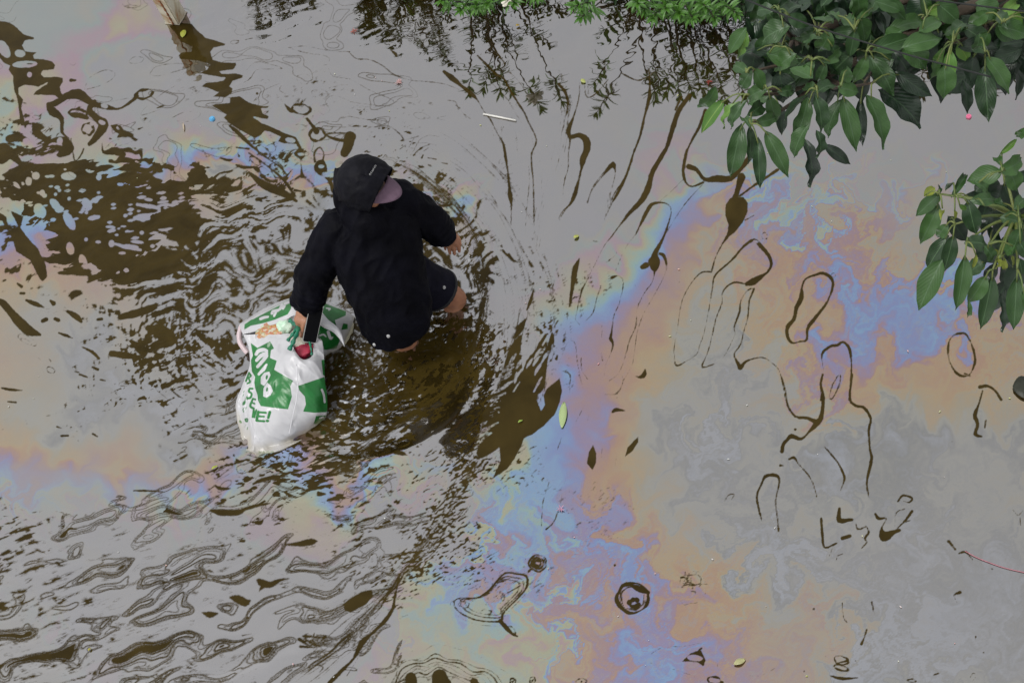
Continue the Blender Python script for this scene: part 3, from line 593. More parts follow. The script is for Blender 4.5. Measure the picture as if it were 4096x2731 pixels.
po(FD, [(1240,345),(1258,400),(1255,450),(1237,490),(1205,450),(1215,390)]); po(FD, [(1472,305),(1472,340),(1440,390),(1398,420),(1410,370)]); st(FD, [(1340,187,9),(1358,176,12),(1402,182,4)])
for b in [[(1015,545,3.4),(985,640,3.4),(975,765,4.4)],[(1082,600,3),(1072,680,3)],[(1060,690,4),(1040,745,5),(1000,785,6)],[(1080,315,3),(1055,385,3)],[(1190,165,3),(1150,240,3)],[(1285,365,2.4),(1282,420,2.4)],[(1365,385,2.4),(1350,465,2.4)],[(1165,0,3),(1190,70,3)],[(1300,100,4),(1360,95,4),(1390,40,3.4),(1385,0,3)],[(1220,185,3),(1213,230,3)],[(1000,370,7)],[(232,395,12),(265,400,14),(290,408,5)],[(60,160,20),(40,180,12)],[(1350,968,9)]]:
    st(FD, b)
ri(FD, 958, 957, 45, 42, 0, 6, .06); ri(FD, 958, 957, 31, 28, 0, 7, .06); ri(FD, 956, 957, 17, 16, 0, 10, .1); st(FD, [(925,985,9),(910,1000,8)])
boom = [(530,1150,6),(560,1135,5),(640,1135,6),(700,1105,10),(740,1060,8),(790,1008,7),(850,1012,7),(900,1025,9),(900,1080,8),(860,1130,6),(810,1180,6),(780,1215,7),(770,1250,9),(720,1255,6),(640,1245,6),(570,1215,6),(535,1180,5),(530,1150,6)]
st(FD, boom)
for k, w in ((.86, 5), (.74, 4)):
    st(FD, [(715 + (x - 715) * k + 6, 1130 + (y - 1130) * k * .98, w) for x, y, _ in boom])
st(FD, [(715 + (x - 715) * 1.1, 1130 + (y - 1130) * 1.12 + 6, 2.2) for x, y, _ in boom])
st(FD, [(765,1250,12),(800,1290,14),(830,1318,9),(855,1330,5)]); ri(FD, 825, 1298, 26, 12, .9, 5); ri(FD, 582, 1168, 26, 16, .1, 4); ri(FD, 690, 1205, 32, 10, 0, 4); ri(FD, 780, 1130, 8, 18, .1, 4); st(FD, [(820,1060,4),(850,1050,4),(868,1070,4),(800,1110,4)])
ri(FD, 1440, 1135, 80, 76, 0, 10, .06); ri(FD, 1440, 1138, 62, 58, 0, 6, .08); ri(FD, 1448, 1158, 22, 18, 0, 12, .2); st(FD, [(1430,1068,8),(1480,1090,20),(1520,1105,12)])
hump = [(190,1600),(225,1530),(260,1480),(310,1447),(370,1452),(435,1422),(500,1440),(560,1455),(640,1490),(700,1492),(745,1530),(790,1600)]
for j, w in enumerate((4, 6, 4, 3.4, 5, 3.4)):
    st(FD, [(480 + (x - 480) * (1 - .055 * j) + 6 * math.sin(i * 1.9 + j), y + 17 * j + 5 * math.sin(i * 2.3 + j * 1.3), w) for i, (x, y) in enumerate(hump)])
st(FD, [(310,1540,30),(312,1568,34)]); st(FD, [(455,1535,40),(465,1575,54)]); st(FD, [(635,1562,22),(640,1590,30)])
st(FD, [(380,1400,2),(440,1370,2),(520,1385,2),(640,1420,2),(740,1480,2),(830,1530,2)]); st(FD, [(890,1000,2),(900,920,2),(960,890,2),(1020,930,2),(1020,980,2)])
for x, y in ((1180,1560),(830,1560),(930,1555)):
    ri(FD, x, y, 26 if x > 1000 else 14, 18, 0, 6); st(FD, [(x, y, 9)])
# right: reflections of wires and branches painted as threads, loops and drops
E_ = [
 [(235,-4,14),(210,60,20),(200,110,10),(180,200,8),(160,260,16),(130,330,7),(80,400,4.4),(60,440,3.4)],
 [(230,335,4),(265,240,5),(330,150,6),(395,85,14),(410,130,5),(400,200,3.6),(370,320,3.4),(345,420,2.4)],
 [(530,-4,9),(490,130,10),(440,240,13),(380,350,5),(340,440,3)],
 [(725,-4,15),(670,90,17),(635,160,18),(610,260,21),(560,340,15),(510,390,9),(440,470,7),(380,550,5),(340,600,3.6),(290,700,3.6),(215,850,6),(200,880,8),(170,1000,4.4),(160,1060,5),(185,1092,6)],
 [(540,525,6),(600,400,15),(640,340,13),(700,330,7),(745,345,6),(760,390,6),(740,470,8),(715,540,10),(690,590,14),(660,650,20),(655,705,40)],
 [(655,700,40),(655,735,28),(655,765,9),(640,830,5),(590,900,5),(545,1000,4.4),(540,1100,5),(500,1190,7),(470,1300,4.6),(430,1400,4.4),(370,1448,4)],
 [(690,650,12),(715,665,14),(730,720,9),(720,780,4.4),(660,900,3.4),(590,1020,4),(545,1150,3.4),(520,1330,3),(470,1430,3),(420,1520,3.4),(345,1530,4)],
 [(580,735,18),(600,725,22)],
 [(390,800,14),(430,790,5),(460,830,5),(435,960,5),(400,1040,4.4),(385,1150,8),(380,1180,14),(395,1220,9),(375,1290,3.4),(355,1330,3),(340,1420,3)],
 [(540,525,3),(470,620,3),(410,760,3)], [(320,850,4),(290,940,6),(270,1020,5),(220,1075,4)],
 [(860,-4,10),(845,60,12),(835,130,12),(850,200,10),(890,230,9),(960,205,10)], [(870,105,20),(920,125,16),(970,185,14),(1050,180,26),(1130,178,22),(1200,110,20),(1250,50,20)],
 [(1430,125,12),(1330,190,12),(1250,245,10),(1190,290,10)], [(1200,170,28),(1175,260,18),(1160,300,20)], [(1225,440,7),(1280,410,5)],
 [(1110,545,14),(1075,600,7),(1040,670,5),(1015,755,9)], [(960,215,5),(870,310,5),(790,420,4),(730,520,4)], [(830,190,3),(760,260,3),(690,320,4)],
 [(1015,765,9),(950,768,6),(890,830,4.4),(830,940,5),(805,1080,4.4),(780,1230,4.4),(780,1300,5),(795,1352,10),(860,1320,5),(920,1280,5),(940,1220,5),(965,1150,5),(1000,980,4.4),(1020,850,7),(1040,780,9),(1140,690,9),(1220,600,10),(1280,565,14),(1320,600,16),(1370,660,14),(1388,710,12),(1370,760,11),(1330,790,13),(1275,825,26),(1235,840,16)],
 [(1230,840,7),(1160,830,8),(1110,855,8),(1080,900,7),(1078,960,6),(1040,1060,6),(1005,1215,6),(980,1290,5),(955,1362,8),(1050,1330,3.6),(1100,1280,3.4),(1140,1200,4),(1160,1150,4),(1155,1110,6),(1190,1010,10),(1195,950,5),(1230,890,5),(1260,870,8)],
 [(1280,870,9),(1250,950,8),(1240,1050,5),(1215,1140,6),(1195,1220,6),(1155,1280,7),(1180,1340,13),(1195,1365,17),(1230,1325,9),(1330,1300,6),(1400,1340,6),(1440,1390,6),(1460,1470,6),(1475,1568,6)],
 [(1580,860,9),(1600,810,8),(1660,785,9),(1710,772,12),(1760,800,14),(1775,850,11),(1740,950,9),(1690,1020,12),(1650,1070,14),(1615,1120,12),(1610,1190,10),(1570,1200,8),(1520,1210,10),(1490,1170,12),(1490,1110,14),(1530,1060,14),(1545,990,16),(1575,930,18),(1580,860,9)],
 [(1700,1568,8),(1700,1440,6),(1715,1380,5),(1705,1280,9),(1760,1230,11),(1800,1225,12),(1840,1205,11),(1880,1250,12),(1890,1350,8),(1885,1460,8),(1875,1568,8)], [(1820,1410,7),(1815,1460,4.4),(1780,1540,4),(1755,1560,4),(1760,1500,4),(1800,1420,5)],
 [(185,680,6),(160,740,20),(150,800,20),(140,860,14),(130,930,12),(125,980,9)], [(75,1290,3),(105,1215,3),(140,1195,4),(162,1230,4),(170,1320,4),(185,1400,4.4),(208,1500,4)], [(325,1100,6),(325,1190,3.4)], [(195,1300,4),(200,1380,4.4),(235,1435,5)], [(320,1265,4),(330,1320,4)], [(80,1385,3),(125,1410,7),(122,1520,3)],
 [(597,1375,7),(588,1412,18),(560,1425,10),(540,1418,5)], [(535,850,7)], [(420,1553,6)], [(810,828,5)], [(370,690,4),(410,660,3),(425,615,2.6)], [(350,705,3),(380,690,4)], [(20,880,4),(22,820,4),(0,785,5)],
 [(40,1310,12),(45,1290,9)], [(10,1200,20),(20,1160,10)], [(30,1100,5),(50,1070,6)], [(270,570,5),(300,575,6)],
]
for b in E_: st(FE, b)
po(FE, [(1165,290),(1215,295),(1243,330),(1240,390),(1215,450),(1170,510),(1110,560),(1080,590),(1110,520),(1118,470),(1095,410),(1100,340),(1130,300)]); po(FE, [(60,1425),(75,1500),(20,1568),(-8,1568),(-8,1500)])
ri(FE, 1345, 540, 18, 21, 0, 6, .06); ri(FE, 1778, 785, 12, 14, 0, 4.4, .06); el(FE, 1290, 575, 14, 5, .2, True)
F_ = [
 [(665,-4,6),(690,80,7),(700,150,7),(740,210,8),(800,218,10),(850,240,16)], [(880,-4,9),(870,50,8),(882,100,10),(880,170,11),(870,220,14),(850,245,18),(810,290,8),(770,325,9),(720,310,14),(700,330,11),(680,350,11),(672,388,12)], [(1030,-4,8),(1018,120,9),(1050,155,9),(1090,165,9),(1125,220,9),(1115,280,9),(1120,370,7),(1130,420,10),(1118,480,9),(1105,550,8),(1115,620,5)], [(970,0,6),(965,50,4.4),(930,120,5),(915,110,5),(930,50,4.4),(960,0,4.4)],
 [(710,428,8),(735,420,10),(755,450,6),(800,500,6),(830,550,5),(850,618,6)], [(890,365,5),(920,400,7),(960,450,7),(990,515,9),(985,550,6),(972,585,5)], [(570,742,5),(552,670,9),(545,610,7),(570,550,7),(590,515,10),(640,510,11),(660,540,7),(640,640,5),(650,730,6),(655,792,7)], [(380,642,4),(400,610,5),(430,608,6),(415,632,4)],
 [(872,730,9),(880,830,9),(892,878,8),(950,855,7)], [(965,680,10),(965,740,15),(1030,735,9)], [(980,830,12),(1020,818,10)], [(1050,760,6),(1060,785,6),(1105,770,4)], [(1100,765,4),(1115,800,8),(1095,830,8),(1105,850,6),(1078,882,5)], [(1148,705,8),(1165,730,10),(1205,730,5),(1180,780,8),(1195,822,28),(1240,800,14),(1270,790,12)], [(1250,770,4.4),(1255,700,4.4),(1300,680,3)], [(1265,640,7),(1290,612,7),(1335,625,9),(1320,648,6),(1290,640,4)], [(1260,780,6),(1300,740,7),(1335,692,10)], [(1290,750,4),(1325,740,4)],
 [(1680,60,11),(1720,55,9),(1760,80,8),(1790,125,9)], [(1695,80,6),(1675,150,8),(1655,205,13),(1670,250,10),(1658,300,11),(1690,312,8)], [(1712,230,6),(1706,270,6)], [(1620,0,6),(1632,8,4)],
 [(980,1160,4.4),(985,1230,4.4),(1005,1260,5)], [(1130,1155,8),(1142,1215,5)], [(1105,1295,7),(1090,1340,7),(1078,1368,11)], [(1580,1105,11),(1550,1120,6),(1565,1158,4.4)], [(1520,845,9),(1555,890,5)], [(1575,908,7),(1610,900,9),(1645,940,4.4)], [(1660,1330,6),(1657,1345,4)], [(1445,1527,4.4),(1470,1517,7)], [(740,277,9)], [(665,460,10),(680,462,5)], [(910,930,3),(930,880,4)], [(955,920,5),(985,908,5)], [(945,950,3),(955,925,4)], [(1740,985,5),(1748,990,3)], [(1540,338,6)], [(1850,685,4),(1875,715,4),(1900,690,3)], [(1885,730,4),(1890,765,4)], [(1630,1540,3),(1650,1515,3),(1660,1535,3),(1640,1560,3)],
 [(835,1190,8)], [(1700,1412,6)], [(785,1508,7)],
]
for b in F_: st(FF, b)
po(FF, [(158,1460),(200,1415),(260,1395),(285,1450),(275,1485),(240,1462)]); el(FF, 230, 1440, 38, 14, .1, True); st(FF, [(250,1400,6),(262,1390,8)]); ri(FF, 330, 1556, 34, 18, .2, 8); ri(FF, 1335, 1555, 20, 8, 0, 5); ri(FF, 975, 1452, 36, 22, .3, 7); ri(FF, 975, 1490, 40, 12, .3, 6); st(FF, [(955,1465,4),(1000,1455,8)])
st(FF, [(918,1530,5),(980,1545,10),(1060,1540,5)])
for k in range(30):
    rr = random.Random(k + 300); x, y = 205 + rr.gauss(0, 24), 1050 + rr.gauss(0, 26); st(FF, [(x, y, rr.uniform(2, 7)), (x + rr.gauss(0, 14), y + rr.gauss(0, 9), rr.uniform(2, 6))])
ri(FF, 225, 1040, 34, 26, .3, 5); ri(FF, 215, 1085, 70, 85, .3, 1.8)
st(FF, [(0,1465,2.2),(60,1480,2.2),(160,1510,2.2),(240,1540,2.2),(260,1568,2.2)]); st(FF, [(5,1420,2.2),(60,1388,2.4),(170,1380,2.2),(280,1370,2.2),(340,1450,2.2),(350,1500,2.2),(430,1560,2.2)]); st(FF, [(500,1530,2.2),(560,1530,2.4),(640,1490,2.2)]); st(FF, [(890,1440,2),(920,1400,2),(1000,1410,2),(1060,1470,2),(1080,1500,2)])
# upper middle
H_ = [
 [(590,450,12),(640,490,20),(700,540,12),(760,590,18),(800,630,8),(840,700,6),(880,750,8),(920,830,5),(960,900,10),(975,980,12),(990,1080,8),(1000,1180,12),(1005,1230,18),(1012,1290,8),(1010,1411,5)],
 [(800,350,9),(850,400,10),(920,470,10),(960,490,8),(1000,560,10),(1050,640,9),(1095,710,8),(1120,770,7),(1170,880,7),(1140,960,8),(1140,1050,7),(1150,1150,7),(1155,1411,6)],
 [(910,310,6),(940,360,9),(975,402,6)], [(955,400,4),(960,450,3.4),(1010,460,5),(1080,540,4.4),(1110,590,4.4)], [(1140,630,4),(1160,660,4)],
 [(-4,330,4),(40,370,5),(120,375,5),(200,410,6),(260,460,6),(300,480,5),(380,505,4),(500,515,4.4),(600,530,4.4),(690,565,4)],
 [(-4,497,3),(60,530,3),(140,575,4),(270,630,4.4),(250,660,4.4),(150,660,3),(0,640,3)], [(-4,730,3.4),(100,750,4),(240,765,4.4),(150,800,3),(240,790,4.4),(310,840,7),(340,880,6)],
 [(310,940,3),(350,910,4)], [(350,960,3.4),(400,870,4)], [(380,975,4),(430,890,3.4)], [(395,980,6),(420,950,7),(450,930,9)], [(440,930,6),(500,905,4)], [(450,990,8),(460,970,6)], [(490,990,6),(540,1000,6)], [(570,1020,5),(610,1028,8)], [(460,950,3),(490,930,4)], [(340,880,3),(430,855,3)], [(610,630,5),(660,640,5),(680,690,4)], [(660,660,4),(690,680,4)],
 [(700,700,4),(730,740,4)], [(720,720,5),(755,745,4)], [(1275,590,5),(1290,600,6)],
 [(1440,520,5),(1435,620,6),(1400,740,9),(1370,820,18),(1380,880,9),(1370,960,6),(1368,1060,4),(1345,1130,5),(1335,1220,3)], [(1390,860,16),(1440,850,18),(1480,880,26),(1485,940,24),(1460,1000,22),(1450,1060,10),(1430,1140,9),(1415,1200,17),(1390,1270,9),(1330,1330,5),(1310,1370,4)],
 [(1310,530,12),(1350,580,12),(1368,650,9),(1355,720,5),(1340,790,5)], [(1330,560,4),(1380,640,5),(1370,740,4)],
 [(1490,1275,5),(1520,1190,5),(1580,1110,6),(1645,1040,16),(1665,1090,5),(1640,1180,4),(1600,1310,3)],
 [(1875,430,7),(1880,540,10),(1875,620,14),(1850,720,10),(1820,850,10),(1780,960,8),(1725,1120,10),(1660,1210,6),(1620,1310,4)],
 [(2130,600,16),(2060,700,18),(2020,820,18),(1980,940,15),(1900,1070,17),(1870,1170,19),(1830,1250,17),(1770,1310,10),(1690,1411,6)], [(2080,610,10),(2040,690,8)],
 [(2230,690,12),(2190,800,13),(2150,870,10),(2110,960,10),(2090,1080,11)], [(1470,520,4),(1480,600,6),(1510,610,6),(1560,570,5),(1620,500,5)], [(1490,500,3),(1495,590,4)], [(1700,460,7),(1800,505,8),(1870,480,6),(1910,450,5)], [(250,310,5),(285,340,12),(295,360,5)],
]
for b in H_: st(FH, b)
for k in range(70):                                          # crumbled threads of painted reflection
    rr = random.Random(k + 500); t = rr.random(); x, y = 930 + 90 * t + rr.gauss(0, 22), 800 + 480 * t + rr.gauss(0, 10)
    st(FH, [(x, y, rr.uniform(1.5, 4)), (x + rr.gauss(0, 12), y + rr.gauss(0, 12), rr.uniform(1.5, 4))])
for k in range(60):
    rr = random.Random(k + 700); t = rr.random(); x, y = 380 + 260 * t + rr.gauss(0, 22), 1070 + 130 * t + rr.gauss(0, 16)
    st(FH, [(x, y, rr.uniform(1.5, 4)), (x + rr.gauss(0, 10), y + rr.gauss(0, 5), rr.uniform(1.5, 4))])
for k in range(110):                                         # frayed dark reflections painted on the bow wave's rim
    rr = random.Random(k + 900); t = rr.uniform(-1.15, .55); rad = 318 + rr.gauss(0, 7); x, y = 800 + rad * math.cos(t), 740 + rad * math.sin(t) * 1.1
    st(FZ, [(x, y, rr.uniform(.8, 2.6)), (x + rr.gauss(0, 4) - 9 * math.sin(t) * rr.random(), y + 14 * math.cos(t) * rr.random(), rr.uniform(.8, 2))])
st(FZ, [(905,372,2),(960,400,3),(1010,440,3),(1060,490,3),(1092,545,3),(1108,600,3),(1112,660,2.4)]); st(FZ, [(1116,668,3),(1100,740,5),(1084,800,5),(1050,862,4),(990,920,3.4),(900,980,5),(850,1030,4)])
def braid(path, n, spread, r0, seed, lo=.06, hi=.3, wig=2.0):
    """broken parallel strands along a path"""
    rr = random.Random(seed); Q = catmull(path, 120)
    T = np.gradient(Q, axis=0); T /= np.linalg.norm(T, axis=1)[:, None] + 1e-9
    for k in range(n):
        ln = rr.uniform(lo, hi); t0 = rr.uniform(0, 1 - ln); off = rr.gauss(0, spread); ph = rr.uniform(0, 6); fr = rr.uniform(.15, .5)
        i0, i1 = int(t0 * 119), max(int((t0 + ln) * 119), int(t0 * 119) + 3); w = r0 * rr.uniform(.4, 1.5)
        P = []
        for i in range(i0, min(i1 + 1, 120), 2):
            o = off + wig * math.sin(fr * i + ph); e = math.sin(math.pi * (i - i0 + .5) / (i1 - i0 + 1))
            P.append((Q[i, 0] - T[i, 1] * o, Q[i, 1] + T[i, 0] * o, w * (.25 + e)))
        if len(P) > 1: st(FZ, P)


BOWR = [(905,372),(960,400),(1010,440),(1060,492),(1092,548),(1110,610),(1118,668),(1104,740),(1086,800),(1052,862),(990,922),(900,982),(850,1030),(780,1075),(700,1110)]
braid(BOWR, 70, 6, 1.5, 1); braid(BOWR, 60, 14, 1.1, 2, .02, .10); braid(BOWR[6:], 40, 9, 2.6, 3, .03, .15)
SWEEP = [(1212,690),(1190,770),(1160,860),(1130,960),(1095,1060),(1050,1150),(1000,1215),(955,1275),(905,1340),(850,1410),(770,1490),(650,1580)]
braid(SWEEP, 60, 7, 1.3, 4); braid(SWEEP[4:], 40, 12, 1.6, 5, .04, .2); braid(SWEEP[6:], 9, 4, 2.2, 6, .15, .5)
braid([(1262,120),(1290,190),(1300,260),(1290,330),(1265,430),(1240,540),(1225,640)], 26, 9, .9, 7, .05, .25, 1.2)
for j, (ra, n_) in enumerate(((352, 12), (385, 12), (420, 14), (470, 12))):
    braid([(800 + ra * math.cos(t), 740 + ra * 1.06 * math.sin(t)) for t in np.linspace(-1.15, .75, 14)], n_, 10, .85, 40 + j, .10, .4, 1.4)
braid([(1225,640),(1200,760),(1165,880),(1120,1000),(1080,1090)], 18, 14, 1.0, 52, .1, .4, 1.2)
braid([(1100,160),(1170,240),(1215,330),(1220,450),(1205,600)], 14, 16, .8, 53, .1, .4, 1.5)
braid([(560,1100),(640,1090),(740,1050),(830,1000),(920,940),(1010,870)], 60, 22, 1.9, 8, .03, .16)
braid([(400,1010),(520,1000),(640,1040),(520,1110),(430,1190)], 40, 26, 1.3, 9, .03, .14)
braid([(700,560),(600,600),(500,640),(430,700),(440,800),(520,880)], 60, 34, 1.5, 10, .03, .14)
braid([(560,880),(470,900),(400,850),(420,760),(520,700)], 40, 26, 1.5, 11, .03, .14)
ri(FZ, 2208, 812, 31, 50, -.25, 3.2, .07); st(FZ, [(2216,858,4),(2228,862,2)]); st(FZ, [(2180,1240,3),(2196,1262,2)])
tr = C.d
# small wobble so that traced edges run like liquid, not like drawn lines
tr = tr + 2.4 * fbm(u2 / 28, v2 / 28, 83, 2) * sst(-9, -1, tr) + 2.0 * fbm(u2 / 7, v2 / 7, 81, 2) * sst(-30, -2, tr) + 1.6
refl_edge = np.where(C2.d < -6, 12, refl_edge)                           # the dark patch has its own edge and flecks
refl_edge = np.minimum(refl_edge, tr)

# ---- ring-shaped reflections painted around the low swells of the lower left
zone = cls([(100,1320,1),(300,1330,1),(500,1350,1),(650,1280,1),(300,1450,1),(500,1480,1),(150,1500,1),(700,1450,.8),(800,1320,.8),(800,1240,.7),(500,1230,.6),(300,1200,.3),(600,1150,.3),(900,1200,.4),(200,1100,0),(300,1000,0),(900,1400,.3),(960,1300,.1),(800,1560,.2),(1000,1100,0),(700,1050,0),(1100,1300,0),(1000,1450,0),(400,800,0),(30,1000,0),(30,1080,0),(-100,900,0),(120,1050,0),(30,800,0),(1300,600,0),(1300,1000,0),(1600,400,0),(1600,800,0),(1500,1250,0),(1300,1500,0),(1800,1500,0),(2000,1000,0),(2200,400,0),(2200,700,0),(2200,1400,0),(1100,100,0),(600,100,0),(200,200,0),(2300,-100,0),(1900,150,0)])
n1 = fbm(a3 / 160 + .6 * sx_, b3 / 42 + .9 * sy_ + .03 * pn(u2 / 20, v2 / 12, 95), 91, 2, .55)
sl1 = slope(n1)
for lev, wid in ((.10, 3.0), (.17, 2.2), (.24, 4.0), (.33, 2.2), (.43, 4.4)):
    d = np.abs(n1 - lev) / sl1 - wid * np.clip(zone * 1.25 - .15, 0, 1) - 6 * np.clip(.5 - zone, 0, 1)
    refl_edge = np.minimum(refl_edge, np.where(zone > .2, d, 12))
deep = (.50 - .14 * sst(500, 100, u2) - n1) / sl1
refl_edge = np.minimum(refl_edge, np.where(zone > .4, np.clip(deep, -12, 12), 12))
refl_edge = refl_edge / (1 + .8 * zone)                                  # low swells: painted reflections get softer edges
n2 = fbm(u2 / 120 + .4 * sx_, v2 / 52 + .5 * sy_, 97, 2, .5)   # faint threads of painted reflection over the upper left
z2 = cls([(400,200,1),(500,250,1),(650,180,.8),(800,250,1),(850,160,1),(300,280,.8),(200,60,.2),(100,300,.2),(600,60,.3),(1000,200,.3),(1150,350,0),(600,500,0),(300,600,0),(900,600,0),(1000,60,0),(1300,600,0),(1300,1000,0),(1600,400,0),(1600,800,0),(1500,1250,0),(1300,1500,0),(1800,1500,0),(2000,1000,0),(2200,400,0),(2200,700,0),(2200,1400,0),(600,1200,0),(200,1300,0),(800,1500,0),(2300,-100,0),(1900,150,0),(1300,100,0),(150,900,0)])
sl2 = slope(n2)
for lev in (.22, .36):
    refl_edge = np.minimum(refl_edge, np.where(z2 > .3, np.abs(n2 - lev) / sl2 - 1.5 * z2, 12))
refl_edge = np.clip(refl_edge, -12, 12).astype(np.float32)

# ---- water level: calm long swell, chop in the wake, the bow wave
chop = np.clip(q * 1.3, 0, 1) * (0.4 + .6 * w_rip + .4 * w_bow)
Z = 0.0012 * pn(X / .42, Y / .34, 5) + 0.0005 * pn(X / .11, Y / .08, 6)
by_post = sst(260, 120, np.hypot((u2 - 480) * .8, v2 - 130))
Z = Z + .0045 * by_post * pn(X / .30 + wx, Y / .075 + wy, 19)
edge = sst(0, .2, np.minimum(np.minimum(LX - GX0, GX1 - LX), np.minimum(LY - GY0, GY1 - LY)))
Z = Z + chop * (1 + w_bow) * (0.0042 * fbm(X / .085 + wx, Y / .05 + wy, 13, 3, .55))
bow = np.exp(-((pr - 322) / 15) ** 2) * sst(-1.5, -.9, pa) * (1 - sst(1.6, 2.4, pa))
Z = Z + .0045 * bow - .003 * np.exp(-((pr - 288) / 22) ** 2) * sst(-1.4, -.9, pa) * (1 - sst(1.6, 2.4, pa))
sweep = np.exp(-((sr - 868) / 20) ** 2) * sst(.0, .3, sa) * (1 - sst(1.2, 1.5, sa))
Z = Z + .003 * sweep
Z = Z + .0016 * zone * n1
top = sst(260, 60, v2) * sst(450, 600, u2)
Z = Z + .0042 * top * pn(X / .13 + .8 * wx, Y / .14 + .8 * wy, 15) + .0026 * top * pn(X / .16 + wx, Y / .05 + .5 * wy, 16)
Z = (Z * edge).astype(np.float32)

# the coloured film with its painted reflections ends softly inside the sheet, so that the sheet joins the still water around it
rim = sst(0, 1, (.8 + .8 * fbm(X / .9, Y / .9, 99, 4)) * np.minimum(np.minimum(LX - GX0, GX1 - LX), np.minimum(LY - GY0, GY1 - LY)))
fresh = .1 + (fresh - .1) * rim; TK = 1.3 + (TK - 1.3) * sst(.3, .9, rim) ; refl_edge = (12 + (refl_edge - 12) * sst(0, .6, rim)).astype(np.float32); chop = chop * rim
nv = nx * ny
co = np.empty((nv, 3), np.float32)
co[:, 0] = X.ravel(); co[:, 1] = Y.ravel(); co[:, 2] = Z.ravel()
idx = np.arange(nv, dtype=np.int32).reshape(ny, nx)
quads = np.stack([idx[:-1, :-1], idx[:-1, 1:], idx[1:, 1:], idx[1:, :-1]], -1).reshape(-1, 4)
me = bpy.data.meshes.new('flood_water')
me.vertices.add(nv); me.vertices.foreach_set('co', co.ravel())
nq = len(quads)
me.loops.add(nq * 4); me.loops.foreach_set('vertex_index', quads.ravel())
me.polygons.add(nq); me.polygons.foreach_set('loop_start', np.arange(0, nq * 4, 4, dtype=np.int32))
me.polygons.foreach_set('use_smooth', np.ones(nq, bool))
me.update(calc_edges=True)
for nm, arr in (('dark_refl_edge', refl_edge), ('film_thickness', TK), ('chop', chop), ('film_fresh', fresh)):
    at_ = me.attributes.new(nm, 'FLOAT', 'POINT'); at_.data.foreach_set('value', np.ascontiguousarray(arr, np.float32).ravel())

RAMP = [  # interference colours of the oil film as its thickness grows (sRGB values read as reflection tints)
 (0.00,(146,146,146)),(0.07,(149,154,163)),(0.13,(122,124,124)),(0.19,(147,147,140)),(0.26,(150,143,126)),(0.34,(160,141,114)),(0.41,(158,130,112)),(0.47,(146,122,130)),(0.53,(134,124,154)),(0.60,(116,134,176)),(0.66,(118,150,182)),(0.72,(132,160,158)),(0.79,(156,157,128)),(0.85,(160,146,126)),(0.91,(156,130,144)),(0.98,(136,148,146)),(1.06,(148,146,138)),(1.14,(140,142,147)),(1.24,(143,142,149)),(1.35,(142,143,147)),
]
s2l = lambda c: ((c / 255 + 0.055) / 1.055) ** 2.4 if c > 10 else c / 255 / 12.92
FILM = 2.16   # film reflectance scale


